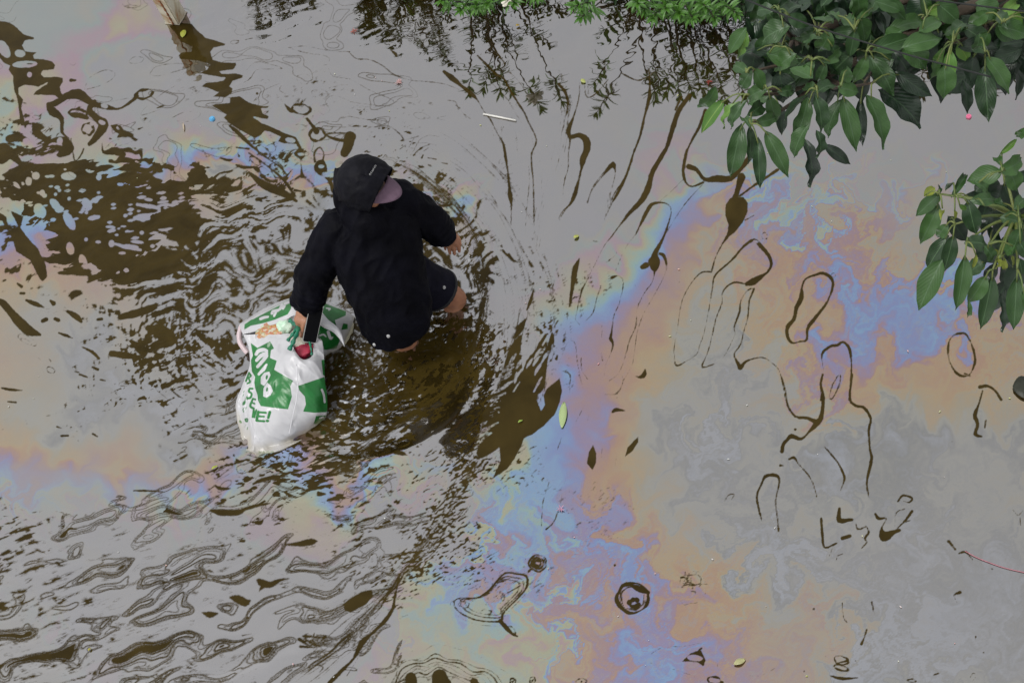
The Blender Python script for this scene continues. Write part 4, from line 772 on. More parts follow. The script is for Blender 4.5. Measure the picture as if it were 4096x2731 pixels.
def water_material():
    mt = bpy.data.materials.new('oily_flood_water'); mt.use_nodes = True
    nt = mt.node_tree; N = nt.nodes; L = nt.links
    N.remove(N['Principled BSDF'])
    out = N['Material Output']

    def attr(n):
        a = N.new('ShaderNodeAttribute'); a.attribute_name = n; return a.outputs['Fac']
    geo = N.new('ShaderNodeNewGeometry')

    def noise_(scale, detail, dist=0.0):
        n = N.new('ShaderNodeTexNoise'); n.inputs['Scale'].default_value = scale; n.inputs['Detail'].default_value = detail; n.inputs['Distortion'].default_value = dist
        L.new(geo.outputs['Position'], n.inputs['Vector']); return n.outputs['Fac']

    def math_(op, a, b, c=None):
        m_ = N.new('ShaderNodeMath'); m_.operation = op
        for i, x in enumerate((a, b, c)):
            if x is None: continue
            if isinstance(x, (int, float)): m_.inputs[i].default_value = x
            else: L.new(x, m_.inputs[i])
        return m_.outputs[0]
    # edge of the painted dark reflections, with fine fray
    fe = math_('MULTIPLY_ADD', noise_(140, 3), 3.2, math_('ADD', attr('dark_refl_edge'), -1.6))
    mr = N.new('ShaderNodeMapRange'); mr.interpolation_type = 'SMOOTHSTEP'
    mr.inputs['From Min'].default_value = -2.2; mr.inputs['From Max'].default_value = 2.0
    L.new(fe, mr.inputs['Value'])
    cover = mr.outputs[0]
    # interference colour
    tk = math_('MULTIPLY_ADD', noise_(26, 8, 1.6), .05, math_('ADD', attr('film_thickness'), -.025))
    r1 = N.new('ShaderNodeValToRGB'); r2 = N.new('ShaderNodeValToRGB')
    for r, lo, hi in ((r1, 0.0, .7), (r2, .7, 1.4)):
        pts = [(t, c) for t, c in RAMP if lo - .13 <= t <= hi + .13]
        els = r.color_ramp.elements
        sel = [(t, c) for t, c in RAMP if lo - 1e-6 <= t <= hi + 1e-6]
        if lo > 0: sel = [(lo, (128, 157, 166))] + sel
        else: sel = sel + [(hi, (128, 157, 166))]
        sel = sorted(sel)
        while len(els) < len(sel): els.new(.5)
        for e_, (t, c) in zip(els, sel):
            e_.position = (t - lo) / (hi - lo); e_.color = (*[s2l(x) * FILM for x in c], 1)
    L.new(math_('DIVIDE', tk, .7), r1.inputs[0]); L.new(math_('SUBTRACT', math_('DIVIDE', tk, .7), 1.0), r2.inputs[0])
    mx = N.new('ShaderNodeMix'); mx.data_type = 'RGBA'
    L.new(math_('GREATER_THAN', tk, .7), mx.inputs[0]); L.new(r1.outputs[0], mx.inputs[6]); L.new(r2.outputs[0], mx.inputs[7])
    wz = N.new('ShaderNodeMix'); wz.data_type = 'RGBA'; wz.inputs[6].default_value = (*[s2l(x) * FILM for x in (143, 143, 145)], 1)
    L.new(math_('MULTIPLY', attr('film_fresh'), 1.0), wz.inputs[0]); L.new(mx.outputs[2], wz.inputs[7]); mx = wz
    # fine capillary ripples in the wake
    bp = N.new('ShaderNodeBump'); bp.inputs['Distance'].default_value = .004
    L.new(math_('MULTIPLY', attr('chop'), .5), bp.inputs['Strength']); L.new(noise_(48, 4), bp.inputs['Height'])
    mud = N.new('ShaderNodeBsdfDiffuse')
    rm = N.new('ShaderNodeValToRGB'); rm.color_ramp.elements[0].color = (.023, .0155, .0032, 1); rm.color_ramp.elements[1].color = (.040, .0275, .0062, 1)
    rm.color_ramp.elements[0].position = .3; rm.color_ramp.elements[1].position = .7; L.new(noise_(5, 6, .6), rm.inputs[0]); L.new(rm.outputs[0], mud.inputs['Color'])
    g0 = N.new('ShaderNodeBsdfGlossy'); g0.inputs['Roughness'].default_value = .03; g0.inputs['Color'].default_value = (1, 1, 1, 1); L.new(bp.outputs[0], g0.inputs['Normal'])
    fr = N.new('ShaderNodeFresnel'); fr.inputs['IOR'].default_value = 1.17; L.new(bp.outputs[0], fr.inputs['Normal'])
    m0 = N.new('ShaderNodeMixShader'); L.new(fr.outputs[0], m0.inputs[0]); L.new(mud.outputs[0], m0.inputs[1]); L.new(g0.outputs[0], m0.inputs[2])
    g1 = N.new('ShaderNodeBsdfGlossy'); g1.inputs['Roughness'].default_value = .04; L.new(mx.outputs[2], g1.inputs['Color']); L.new(bp.outputs[0], g1.inputs['Normal'])
    m1 = N.new('ShaderNodeMixShader'); L.new(math_('MULTIPLY', cover, .58), m1.inputs[0]); L.new(m0.outputs[0], m1.inputs[1]); L.new(g1.outputs[0], m1.inputs[2])
    L.new(m1.outputs[0], out.inputs['Surface'])
    return mt


M_water = water_material()
water = link('flood_water', me, M_water, smooth=False)
tag(water, 'brown flood water under a rainbow oil slick, stirred where the walker wades', kind='structure')
# the flood goes on around the stirred part
B = 150.0
vs = [(-B, -B, 0), (B, -B, 0), (B, B, 0), (-B, B, 0), *[(_o.x + x * cP - y * sP, _o.y + x * sP + y * cP, 0) for x, y in ((GX0, GY0), (GX1, GY0), (GX1, GY1), (GX0, GY1))]]
me = mesh('flood_water_beyond', vs, [(0, 1, 5, 4), (1, 2, 6, 5), (2, 3, 7, 6), (3, 0, 4, 7)])
at_ = me.attributes.new('dark_refl_edge', 'FLOAT', 'POINT'); at_.data.foreach_set('value', [12.0] * 8)
at_ = me.attributes.new('film_thickness', 'FLOAT', 'POINT'); at_.data.foreach_set('value', [1.3] * 8)
at_ = me.attributes.new('film_fresh', 'FLOAT', 'POINT'); at_.data.foreach_set('value', [.1] * 8)
tag(link('flood_water', me, M_water, smooth=False), 'still grey flood water reaching away from the walker', kind='structure')
# the drowned street under the water
me = mesh('ground', [(-B, -B, -.62), (B, -B, -.62), (B, B, -.62), (-B, B, -.62)], [(0, 1, 2, 3)])
tag(link('ground', me, vary(mat('asphalt', (.05, .05, .05), .9), 3, [(.3, (.035, .035, .035)), (.7, (.06, .058, .055))]), smooth=False), 'asphalt street drowned under the flood', kind='structure')
# ================================================================== the walker
def frame_pt(x, y, z): return at(x, y, z)                      # 2352-wide tracing, height above the water


M_jacket = vary(mat('black_rain_jacket', (.002, .002, .003), .6, **{'Specular IOR Level': .05}), 7, [(.3, (.0018, .0018, .0028)), (.7, (.0038, .0038, .007))], bump=.9, bscale=16)
M_skin = vary(mat('skin', (.29, .13, .07), .5), 14, [(.3, (.24, .10, .055)), (.7, (.33, .155, .085))], bump=.15, bscale=60)
M_brim = vary(mat('mauve_cotton', (.115, .07, .10), .9), 60, [(.3, (.10, .06, .088)), (.7, (.13, .08, .115))], bump=.3, bscale=300)
M_shorts = vary(mat('dark_navy_shorts', (.005, .005, .009), .7, **{'Specular IOR Level': .07}), 12, [(.3, (.004, .004, .008)), (.7, (.008, .008, .015))], bump=.4, bscale=24)
M_snap = mat('pale_metal_snap', (.45, .45, .45), .35, Metallic=.6)
M_hair = mat('black_hair', (.01, .008, .008), .6)

HC = frame_pt(838, 424, 1.02)
Fd = (RIGHT * .89 - UP * .446 + FWD * .023).normalized()
Ld = Fd.cross(Vector((0, 0, 1))).normalized()                 # to the walker's right
Ud = Ld.cross(Fd).normalized()
person = empty('person', frame_pt(920, 760, -.5), 'person in a black hooded rain jacket and dark shorts wading through the flood', 'person')

# joints
RSH, REL, RWR = frame_pt(776, 525, .80), frame_pt(722, 628, .57), frame_pt(703, 702, .37)
LSH, LEL, LWR = frame_pt(912, 455, .82), frame_pt(982, 502, .62), frame_pt(1026, 544, .47)
NK = frame_pt(846, 500, .86)
CH, WA, HI = frame_pt(862, 560, .68), frame_pt(884, 640, .50), frame_pt(905, 700, .33)
LHIP, LKN, LFT = frame_pt(945, 630, .34), frame_pt(1045, 686, .03), frame_pt(1010, 900, -.52)
RHIP, RKN, RFT = frame_pt(893, 695, .30), frame_pt(938, 800, -.06), frame_pt(850, 850, -.52)

# --- body: one continuous surface from head to feet
bm = bmesh.new()
ball(bm, HC - Fd * .005 + Ud * .02, .098, (.92, 1.0, 1.1))
jaw = HC + Fd * .045 - Ud * .07
ball(bm, jaw, .058)
ball(bm, HC + Fd * .07 - Ud * .115, .026)                      # chin
capsule(bm, HC + Fd * .095 + Ud * .005, HC + Fd * .112 - Ud * .035, .012, .017)   # nose
ball(bm, HC + Fd * .093 - Ud * .065, .02, (1, 1, .6))          # lips
for s in (-1, 1):
    ball(bm, HC + Fd * .068 + Ld * s * .04 - Ud * .03, .03)    # cheeks
    ball(bm, HC + Ld * s * .092 - Ud * .02, .024)              # ears
capsule(bm, HC - Ud * .08, NK - Vector((0, 0, .08)), .058, .066)
capsule(bm, NK - Vector((0, 0, .13)), WA, .09, .10); capsule(bm, WA, HI, .10, .11)
for a, b_, c in ((RSH, REL, RWR), (LSH, LEL, LWR)):
    capsule(bm, NK - Vector((0, 0, .1)), a, .07, .052); capsule(bm, a, b_, .05, .04); capsule(bm, b_, c, .039, .027)
for h, k, f in ((LHIP, LKN, LFT), (RHIP, RKN, RFT)):
    capsule(bm, HI, h, .12, .098); capsule(bm, h, k, .094, .062); capsule(bm, k, k + (f - k) * .35, .057, .056); capsule(bm, k + (f - k) * .35, f, .056, .038)
    capsule(bm, f, f + Vector((.13, -.08, -.05)), .036, .03)
# right hand: palm, four curled fingers round the bag handle, thumb down along the phone
def hand_pt(x, y, z): return pt(FQ, x, y, z)
capsule(bm, RWR, hand_pt(712, 235, .335), .027, .033); capsule(bm, hand_pt(680, 235, .33), hand_pt(735, 250, .335), .028, .026); capsule(bm, hand_pt(668, 285, .312), hand_pt(728, 300, .315), .029, .026)
for (k0, k1, k2, r) in (((652, 290, .30), (648, 325, .285), (690, 352, .262), .0115), ((672, 312, .302), (668, 345, .282), (702, 362, .262), .0115), ((700, 322, .302), (698, 355, .282), (718, 372, .262), .011), ((722, 318, .304), (724, 348, .285), (736, 366, .265), .0105)):
    capsule(bm, hand_pt(*k0), hand_pt(*k1), r * 1.1, r); capsule(bm, hand_pt(*k1), hand_pt(*k2), r, r * .85)
capsule(bm, hand_pt(715, 315, .315), hand_pt(700, 372, .285), .0155, .0135); capsule(bm, hand_pt(700, 372, .285), hand_pt(682, 432, .26), .013, .0105)
# left hand: relaxed, fingers hanging and slightly curled
def lh(x, y, z): return pt(FK, 553 + (x - 553) * 1.22, y + 4, z)
capsule(bm, LWR, lh(545, 240, .455), .026, .026); capsule(bm, lh(535, 245, .455), lh(545, 305, .425), .026, .021); capsule(bm, lh(560, 250, .455), lh(578, 305, .425), .024, .020); capsule(bm, lh(510, 275, .445), lh(520, 315, .422), .020, .016)
for (a, b_, c, r) in (((496, 312, .42), (486, 350, .395), (488, 382, .372), .0088), ((522, 325, .418), (520, 375, .388), (528, 424, .358), .0100), ((556, 325, .418), (560, 378, .388), (568, 432, .355), .0104), ((590, 318, .42), (606, 362, .39), (608, 404, .362), .0104)):
    capsule(bm, lh(*a), lh(*b_), r * 1.12, r); capsule(bm, lh(*b_), lh(*c), r, r * .78)
capsule(bm, lh(575, 235, .46), lh(602, 275, .44), .013, .0115); capsule(bm, lh(602, 275, .44), lh(616, 330, .41), .0115, .009)
body = fuse('body', bm, .0042, smooth=4)
body_o = link('body', body, M_skin, person)
# eyes, under the brim
for s in (-1, 1):
    bm = bmesh.new(); bmesh.ops.create_icosphere(bm, subdivisions=2, radius=.012, matrix=Matrix.Translation(HC + Fd * .087 + Ld * s * .034 + Ud * .005))
    e = bpy.data.meshes.new('eye'); bm.to_mesh(e); bm.free(); link('eye', e, mat('eye', (.05, .03, .02), .2), person)
# hair at the brow, under the hood
bm = bmesh.new(); ball(bm, HC - Fd * .012 + Ud * .035, .1, (.93, 1, 1.0)); h = bpy.data.meshes.new('hair'); bm.to_mesh(h); bm.free(); link('hair', h, M_hair, person)


# --- jacket
def ring_loft(bm, rings, seg=40):
    prev = None
    R = catmull([(*c, rx, ry, a) for c, rx, ry, a in rings], (len(rings) - 1) * 7 + 1)
    rows = []
    for x, y, z, rx, ry, a in R:
        row = []
        for k in range(seg):
            t = 2 * math.pi * k / seg
            lx, ly = rx * math.cos(t), ry * math.sin(t)
            row.append(bm.verts.new((x + lx * math.cos(a) - ly * math.sin(a), y + lx * math.sin(a) + ly * math.cos(a), z)))
        rows.append(row)
    for r0, r1 in zip(rows, rows[1:]):
        for k in range(seg):
            bm.faces.new((r0[k], r0[(k + 1) % seg], r1[(k + 1) % seg], r1[k]))
    bm.faces.new(rows[0][::-1]); bm.faces.new(rows[-1])


sh_dir = (LSH - RSH); ang = math.atan2(sh_dir.y, sh_dir.x)
bm = bmesh.new()
ring_loft(bm, [(frame_pt(846, 488, .885), .075, .07, ang), (frame_pt(846, 497, .855), .135, .105, ang), (frame_pt(852, 525, .77), .205, .145, ang), (frame_pt(866, 570, .66), .212, .165, ang), (frame_pt(884, 640, .50), .200, .175, ang), (frame_pt(904, 700, .35), .185, .174, ang), (frame_pt(911, 744, .225), .174, .165, ang)])
for a, b_, c, r0, r1, r2 in ((RSH, REL, RWR, .098, .090, .074), (LSH, LEL, LWR, .096, .086, .066)):
    capsule(bm, NK - Vector((0, 0, .09)), a, .09, .085); capsule(bm, a, b_, r0, r1); capsule(bm, b_, b_ + (c - b_) * .8, r1, r2)
    for i, f in enumerate((.25, .48, .70, .86)):                # bunched folds of the sleeve, and the cuff
        d = (c - b_).normalized(); p = b_ + (c - b_) * f
        bmesh.ops.create_icosphere(bm, subdivisions=2, radius=(r1 + (r2 - r1) * f) * 1.10, matrix=Matrix.Translation(p) @ d.to_track_quat('Z', 'Y').to_matrix().to_4x4() @ Matrix.Diagonal((1, 1, .34, 1)) @ Matrix.Rotation(.3 * (-1) ** i, 4, 'X'))
    p = b_ + (c - b_) * .98; d = (c - b_).normalized()
    bmesh.ops.create_cone(bm, cap_ends=True, segments=20, radius1=r2 * .86, radius2=r2 * .66, depth=.05, matrix=Matrix.Translation(p) @ d.to_track_quat('Z', 'Y').to_matrix().to_4x4())
# cowl of the hood lying on shoulders and back
capsule(bm, HC - Ud * .10 - Fd * .03, NK - Vector((0, 0, .02)), .105, .115)
jk = fuse('jacket', bm, .0075, smooth=5)
n = len(jk.vertices); P = np.empty(n * 3, np.float32); jk.vertices.foreach_get('co', P); P = P.reshape(-1, 3)
Nn = np.empty(n * 3, np.float32); jk.vertices.foreach_get('normal', Nn); Nn = Nn.reshape(-1, 3)
wr = fbm(P[:, 0] / .09 + P[:, 2] / .2, P[:, 2] / .16 - P[:, 1] / .12, 61, 3, .55)
fold = -np.abs(fbm(P[:, 0] / .13 - P[:, 1] / .2, P[:, 2] / .3 + P[:, 1] / .11, 67, 2, .5))
P += Nn * (0.010 * wr + .030 * fold + .010)[:, None]
jk.vertices.foreach_set('co', P.ravel()); jk.update()
jacket = link('jacket', jk, M_jacket, person)

# --- hood: a shell open at the face, gathered round the opening
M_hood = vary(mat('black_hood_cloth', (.003, .003, .005), .55, **{'Specular IOR Level': .09}), 9, [(.3, (.0024, .0024, .0036)), (.7, (.0055, .0055, .009))], bump=.5, bscale=30)
vs, fs = [], []
nt_, nph = 40, 72
for i in range(nt_):
    th = 2.12 * i / (nt_ - 1)
    for k in range(nph):
        ph = 2 * math.pi * k / nph
        c, s = math.cos(ph), math.sin(ph)
        r_l, r_u = .120, (.128 if s > 0 else .165)
        pull = 1 - .10 * sst(1.7, 2.12, th)                    # elastic gathers the edge
        w = 1.06 + .05 * mnoise.noise(Vector((1.3 * c + 7, 1.3 * s, 1.6 * th))) - .10 * abs(mnoise.noise(Vector((2.2 * c + 3, 2.2 * s, 2.6 * th + 1.2 * c)))) - .05 * abs(mnoise.noise(Vector((4.2 * c + 9, 4.2 * s, 5 * th)))) + .025 * mnoise.noise(Vector((6 * c, 6 * s + 3, 5 * th))) + .012 * math.sin(ph * 21 + 2 * mnoise.noise(Vector((c, s, 2)))) * sst(1.35, 1.9, th)
        p = HC + Ud * .012 - Fd * math.cos(th) * .134 * (1.0 if th < 1.57 else 1.18) + (Ld * c * r_l + Ud * s * r_u) * math.sin(min(th, 1.72)) * w * pull
        if s < 0: p = p - Fd * .02 * (-s)
        vs.append(p)
for i in range(nt_ - 1):
    for k in range(nph):
        a, b_ = i * nph + k, i * nph + (k + 1) % nph
        fs.append((a, b_, b_ + nph, a + nph))
hme = mesh('hood', vs, fs)
bmx = bmesh.new(); bmx.from_mesh(hme); bmesh.ops.remove_doubles(bmx, verts=bmx.verts, dist=.0004); bmesh.ops.recalc_face_normals(bmx, faces=bmx.faces); bmx.to_mesh(hme); bmx.free()
hood = link('hood', hme, M_hood, person)
md = hood.modifiers.new('thick', 'SOLIDIFY'); md.thickness = .005; md.offset = 0
# seam ribs of the hood's three panels
for off in (-.045, .045):
    pts_ = []
    for t in np.linspace(-.25, 1.7, 26):
        th = t + .02
        sgn = math.sin(th); r = math.sqrt(max(0, 1 - (off / .12) ** 2))
        pts_.append(HC + Ud * .012 - Fd * math.cos(th) * .134 * r * (1 if th < 1.57 else .55) + Ud * sgn * .129 * r + Ld * off)
    v, f = tube('s', pts_, .0022, 5); link('seam', mesh('seam', v, f), M_jacket, hood)

# --- cap brim
vs, fs = [], []
na, nr = 28, 8
for i in range(na):
    a = -1.5 + 3.0 * i / (na - 1)
    for j in range(nr):
        r = j / (nr - 1)
        fl = .060 + .088 * r * math.cos(a * .92) ** .75
        lat = math.sin(a) * (.076 + .012 * r)
        p = HC + Ud * (.072 - .034 * math.sin(a) ** 2 - .020 * r) + Fd * (.045 + (fl - .03) * math.cos(a) * 1.0 + .012) + Ld * lat
        vs.append(p)
for i in range(na - 1):
    for j in range(nr - 1):
        a = i * nr + j; fs.append((a, a + 1, a + nr + 1, a + nr))
brim = link('cap_brim', mesh('cap_brim', vs, fs), M_brim, person)
md = brim.modifiers.new('thick', 'SOLIDIFY'); md.thickness = .004

# --- shorts
M_trim = mat('black_hem', (.006, .006, .008), .8)
bm = bmesh.new()
capsule(bm, HI + Vector((0, 0, .04)), LHIP, .140, .118); capsule(bm, HI, RHIP, .140, .118)
ld = (LKN - LHIP)
capsule(bm, LHIP, LHIP + ld * .42, .116, .104)
bmesh.ops.create_cone(bm, cap_ends=True, segments=28, radius1=.108, radius2=.112, depth=.12, matrix=Matrix.Translation(LHIP + ld * .50) @ ld.to_track_quat('Z', 'Y').to_matrix().to_4x4())
rd = (RKN - RHIP)
bmesh.ops.create_cone(bm, cap_ends=True, segments=28, radius1=.116, radius2=.108, depth=.22, matrix=Matrix.Translation(RHIP + rd * .34) @ rd.to_track_quat('Z', 'Y').to_matrix().to_4x4())
shm = fuse('shorts', bm, .007, smooth=3)
shorts = link('shorts', shm, M_shorts, person)
bm = bmesh.new()
q_ = ld.to_track_quat('Z', 'Y').to_matrix().to_4x4()
ringm = []
for f_, r in ((.60, .1125), (.612, .1145), (.645, .1145), (.655, .109)):
    ringm.append([bm.verts.new(Matrix.Translation(LHIP + ld * f_) @ q_ @ Vector((r * math.cos(t), r * math.sin(t), 0))) for t in np.linspace(0, 2 * math.pi, 33)[:-1]])
for r0, r1 in zip(ringm, ringm[1:]):
    for k in range(32): bm.faces.new((r0[k], r0[(k + 1) % 32], r1[(k + 1) % 32], r1[k]))
hm = bpy.data.meshes.new('hem'); bm.to_mesh(hm); bm.free(); link('hem', hm, M_trim, shorts)

# --- things set on surfaces: cast from the camera's side on to the cloth
def bvh_of(objs):
    dg = bpy.context.evaluated_depsgraph_get()
    vs, fs = [], []
    for o in objs:
        m_ = o.evaluated_get(dg).to_mesh(); k = len(vs)
        vs += [v.co.copy() for v in m_.vertices]; fs += [tuple(i + k for i in p.vertices) for p in m_.polygons]
        o.evaluated_get(dg).to_mesh_clear()
    return BVHTree.FromPolygons(vs, fs)


def cast(tree, x, y, F=FZ):
    d = (pt(F, x, y, 0) - CAMP).normalized()
    loc, nor, _, _ = tree.ray_cast(CAMP, d)
    if loc is None: return None, None
    if nor.dot(d) > 0: nor = -nor
    return loc, nor


tree = bvh_of([jacket, shorts, hood])
for x, y, par in ((790, 1383, jacket), (692, 1443, jacket), (1178, 1045, shorts)):
    loc, nor = cast(tree, x, y, FP)
    if loc is None: continue
    bm = bmesh.new()
    M = Matrix.Translation(loc + nor * .003) @ nor.to_track_quat('Z', 'Y').to_matrix().to_4x4()
    bmesh.ops.create_cone(bm, cap_ends=True, segments=20, radius1=.0095, radius2=.0072, depth=.004, matrix=M)
    bmesh.ops.create_cone(bm, cap_ends=True, segments=14, radius1=.004, radius2=.003, depth=.003, matrix=M @ Matrix.Translation((0, 0, .003)))
    s_ = bpy.data.meshes.new('snap_button'); bm.to_mesh(s_); bm.free(); link('snap_button', s_, M_snap, par, smooth=False)
# lettering on the hood
cu = bpy.data.curves.new('lettering', 'FONT'); cu.body = 'GEMINI'; cu.size = 1; cu.space_character = 1.35; cu.align_x = 'CENTER'; cu.align_y = 'CENTER'
to = bpy.data.objects.new('t', cu); COL.objects.link(to)
dg = bpy.context.evaluated_depsgraph_get(); tm = bpy.data.meshes.new_from_object(to.evaluated_get(dg)); bpy.data.objects.remove(to)
bmx = bmesh.new(); bmx.from_mesh(tm); bmesh.ops.subdivide_edges(bmx, edges=bmx.edges, cuts=1); bmx.to_mesh(tm); bmx.free()
xs = [v.co.x for v in tm.vertices]; wdt = max(xs) - min(xs); cx0 = (max(xs) + min(xs)) / 2
FT = zm(1280, 580, 4.9)
p0, p1 = (968, 592), (1090, 402); L_ = math.hypot(p1[0] - p0[0], p1[1] - p0[1]); ux = ((p1[0] - p0[0]) / L_, (p1[1] - p0[1]) / L_); uy = (ux[1], -ux[0])
thood = bvh_of([hood])
ok = True
for v in tm.vertices:
    a, b_ = (v.co.x - cx0) / wdt * L_, v.co.y * 52
    loc, nor = cast(thood, (p0[0] + p1[0]) / 2 + ux[0] * a - uy[0] * b_, (p0[1] + p1[1]) / 2 + ux[1] * a - uy[1] * b_, FT)
    v.co = (loc + nor * .0016) if loc is not None else HC
link('lettering', tm, mat('pale_print', (.42, .42, .42), .6), hood, smooth=False)

# ================================================================== phone in the hand
phone = empty('phone', pt(FQ, 765, 330, .30), 'dark slab phone with a silver edge held against the bag handle', 'phone')
A = pt(FQ, 822, 160, .385); Bp = pt(FQ, 752, 492, .265)
ax = (Bp - A).normalized(); ay = ax.cross(-FWD); ay = (ay + (-FWD) * .55).normalized(); ay = (ay - ax * ay.dot(ax)).normalized(); az = ax.cross(ay)
if az.dot(FWD) > 0: az = -az
def slab(name, L, Wd, T, off, material, bevel, parent):
    bm = bmesh.new(); bmesh.ops.create_cube(bm, size=1, matrix=Matrix.Diagonal((L, Wd, T, 1)))
    ed = [e for e in bm.edges if abs(e.verts[0].co.z - e.verts[1].co.z) > T * .5]
    bmesh.ops.bevel(bm, geom=ed, offset=bevel, segments=5, affect='EDGES', profile=.5)
    bmesh.ops.bevel(bm, geom=[e for e in bm.edges if e.calc_face_angle(0) > 1], offset=T * .2, segments=2, affect='EDGES')
    M = Matrix((ax, ay, az)).transposed().to_4x4(); M.translation = (A + Bp) / 2 + az * off
    bm.transform(M); m_ = bpy.data.meshes.new(name); bm.to_mesh(m_); bm.free()
    return link(name, m_, material, parent, smooth=False)
LEN = (Bp - A).length
slab('metal_frame', LEN, .074, .0085, 0, mat('silver_edge', (.5, .49, .47), .25, Metallic=.9), .011, phone)
slab('glass_screen', LEN - .006, .068, .002, .0047, mat('black_glass', (.003, .003, .004), .35, **{'Specular IOR Level': .07}), .009, phone)
slab('back_cover', LEN - .006, .068, .002, -.0047, mat('black_back', (.01, .01, .011), .3), .009, phone)

# ================================================================== the plastic bags
def px_of(P):
    """photograph pixels of world points (n, 3)"""
    d = np.asarray(P, np.float64) - np.array(CAMP)
    x, y, z = d @ np.array(RIGHT), d @ np.array(UP), d @ np.array(FWD)
    return (2048 + FPX * x / z).astype(np.float32), (1365.5 - FPX * y / z).astype(np.float32)


def bag_mat(name):
    mt = bpy.data.materials.new(name); mt.use_nodes = True; nt = mt.node_tree; N, L = nt.nodes, nt.links
    b = N['Principled BSDF']; b.inputs['Roughness'].default_value = .32
    a = N.new('ShaderNodeAttribute'); a.attribute_name = 'print'
    mr = N.new('ShaderNodeMapRange'); mr.inputs['From Min'].default_value = -.8; mr.inputs['From Max'].default_value = .8
    L.new(a.outputs['Fac'], mr.inputs['Value'])
    n = N.new('ShaderNodeTexNoise'); n.inputs['Scale'].default_value = 9; n.inputs['Detail'].default_value = 5
    g = N.new('ShaderNodeValToRGB'); g.color_ramp.elements[0].color = (.004, .10, .014, 1); g.color_ramp.elements[1].color = (.007, .145, .024, 1); g.color_ramp.elements[0].position = .35; g.color_ramp.elements[1].position = .65
    w = N.new('ShaderNodeValToRGB'); w.color_ramp.elements[0].color = (.40, .40, .415, 1); w.color_ramp.elements[1].color = (.47, .47, .48, 1); w.color_ramp.elements[0].position = .3; w.color_ramp.elements[1].position = .7
    tc = N.new('ShaderNodeTexCoord')
    L.new(tc.outputs['Object'], n.inputs['Vector']); L.new(n.outputs['Fac'], g.inputs[0]); L.new(n.outputs['Fac'], w.inputs[0])
    mx = N.new('ShaderNodeMix'); mx.data_type = 'RGBA'; L.new(mr.outputs[0], mx.inputs[0]); L.new(g.outputs[0], mx.inputs[6]); L.new(w.outputs[0], mx.inputs[7]); geo = N.new('ShaderNodeNewGeometry'); sz = N.new('ShaderNodeSeparateXYZ'); L.new(geo.outputs['Position'], sz.inputs[0])   # silt on the wetted foot of the bag
    ns = N.new('ShaderNodeTexNoise'); ns.inputs['Scale'].default_value = 14; L.new(tc.outputs['Object'], ns.inputs['Vector'])
    zz = N.new('ShaderNodeMath'); zz.operation = 'MULTIPLY_ADD'; zz.inputs[1].default_value = -.05; L.new(ns.outputs['Fac'], zz.inputs[0]); L.new(sz.outputs['Z'], zz.inputs[2])
    wz = N.new('ShaderNodeMapRange'); wz.inputs['From Min'].default_value = -.03; wz.inputs['From Max'].default_value = .02; wz.inputs['To Min'].default_value = .75; wz.inputs['To Max'].default_value = 0; L.new(zz.outputs[0], wz.inputs['Value'])
    mw = N.new('ShaderNodeMix'); mw.data_type = 'RGBA'; L.new(wz.outputs[0], mw.inputs[0]); L.new(mx.outputs[2], mw.inputs[6]); mw.inputs[7].default_value = (.26, .23, .16, 1); L.new(mw.outputs[2], b.inputs['Base Color'])
    n2 = N.new('ShaderNodeTexNoise'); n2.inputs['Scale'].default_value = 22; n2.inputs['Detail'].default_value = 4; n2.inputs['Distortion'].default_value = .8; L.new(tc.outputs['Object'], n2.inputs['Vector'])
    bp = N.new('ShaderNodeBump'); bp.inputs['Strength'].default_value = .16; bp.inputs['Distance'].default_value = .012; L.new(n2.outputs['Fac'], bp.inputs['Height']); L.new(bp.outputs[0], b.inputs['Normal'])
    b.inputs['Subsurface Weight'].default_value = .12; b.inputs['Subsurface Radius'].default_value = (.03, .03, .03)
    return mt


M_bag = bag_mat('printed_white_plastic')
M_tie = vary(mat('green_plastic_handle', (.006, .14, .07), .4), 20, [(.3, (.004, .09, .05)), (.7, (.010, .18, .095))], bump=.4, bscale=30)


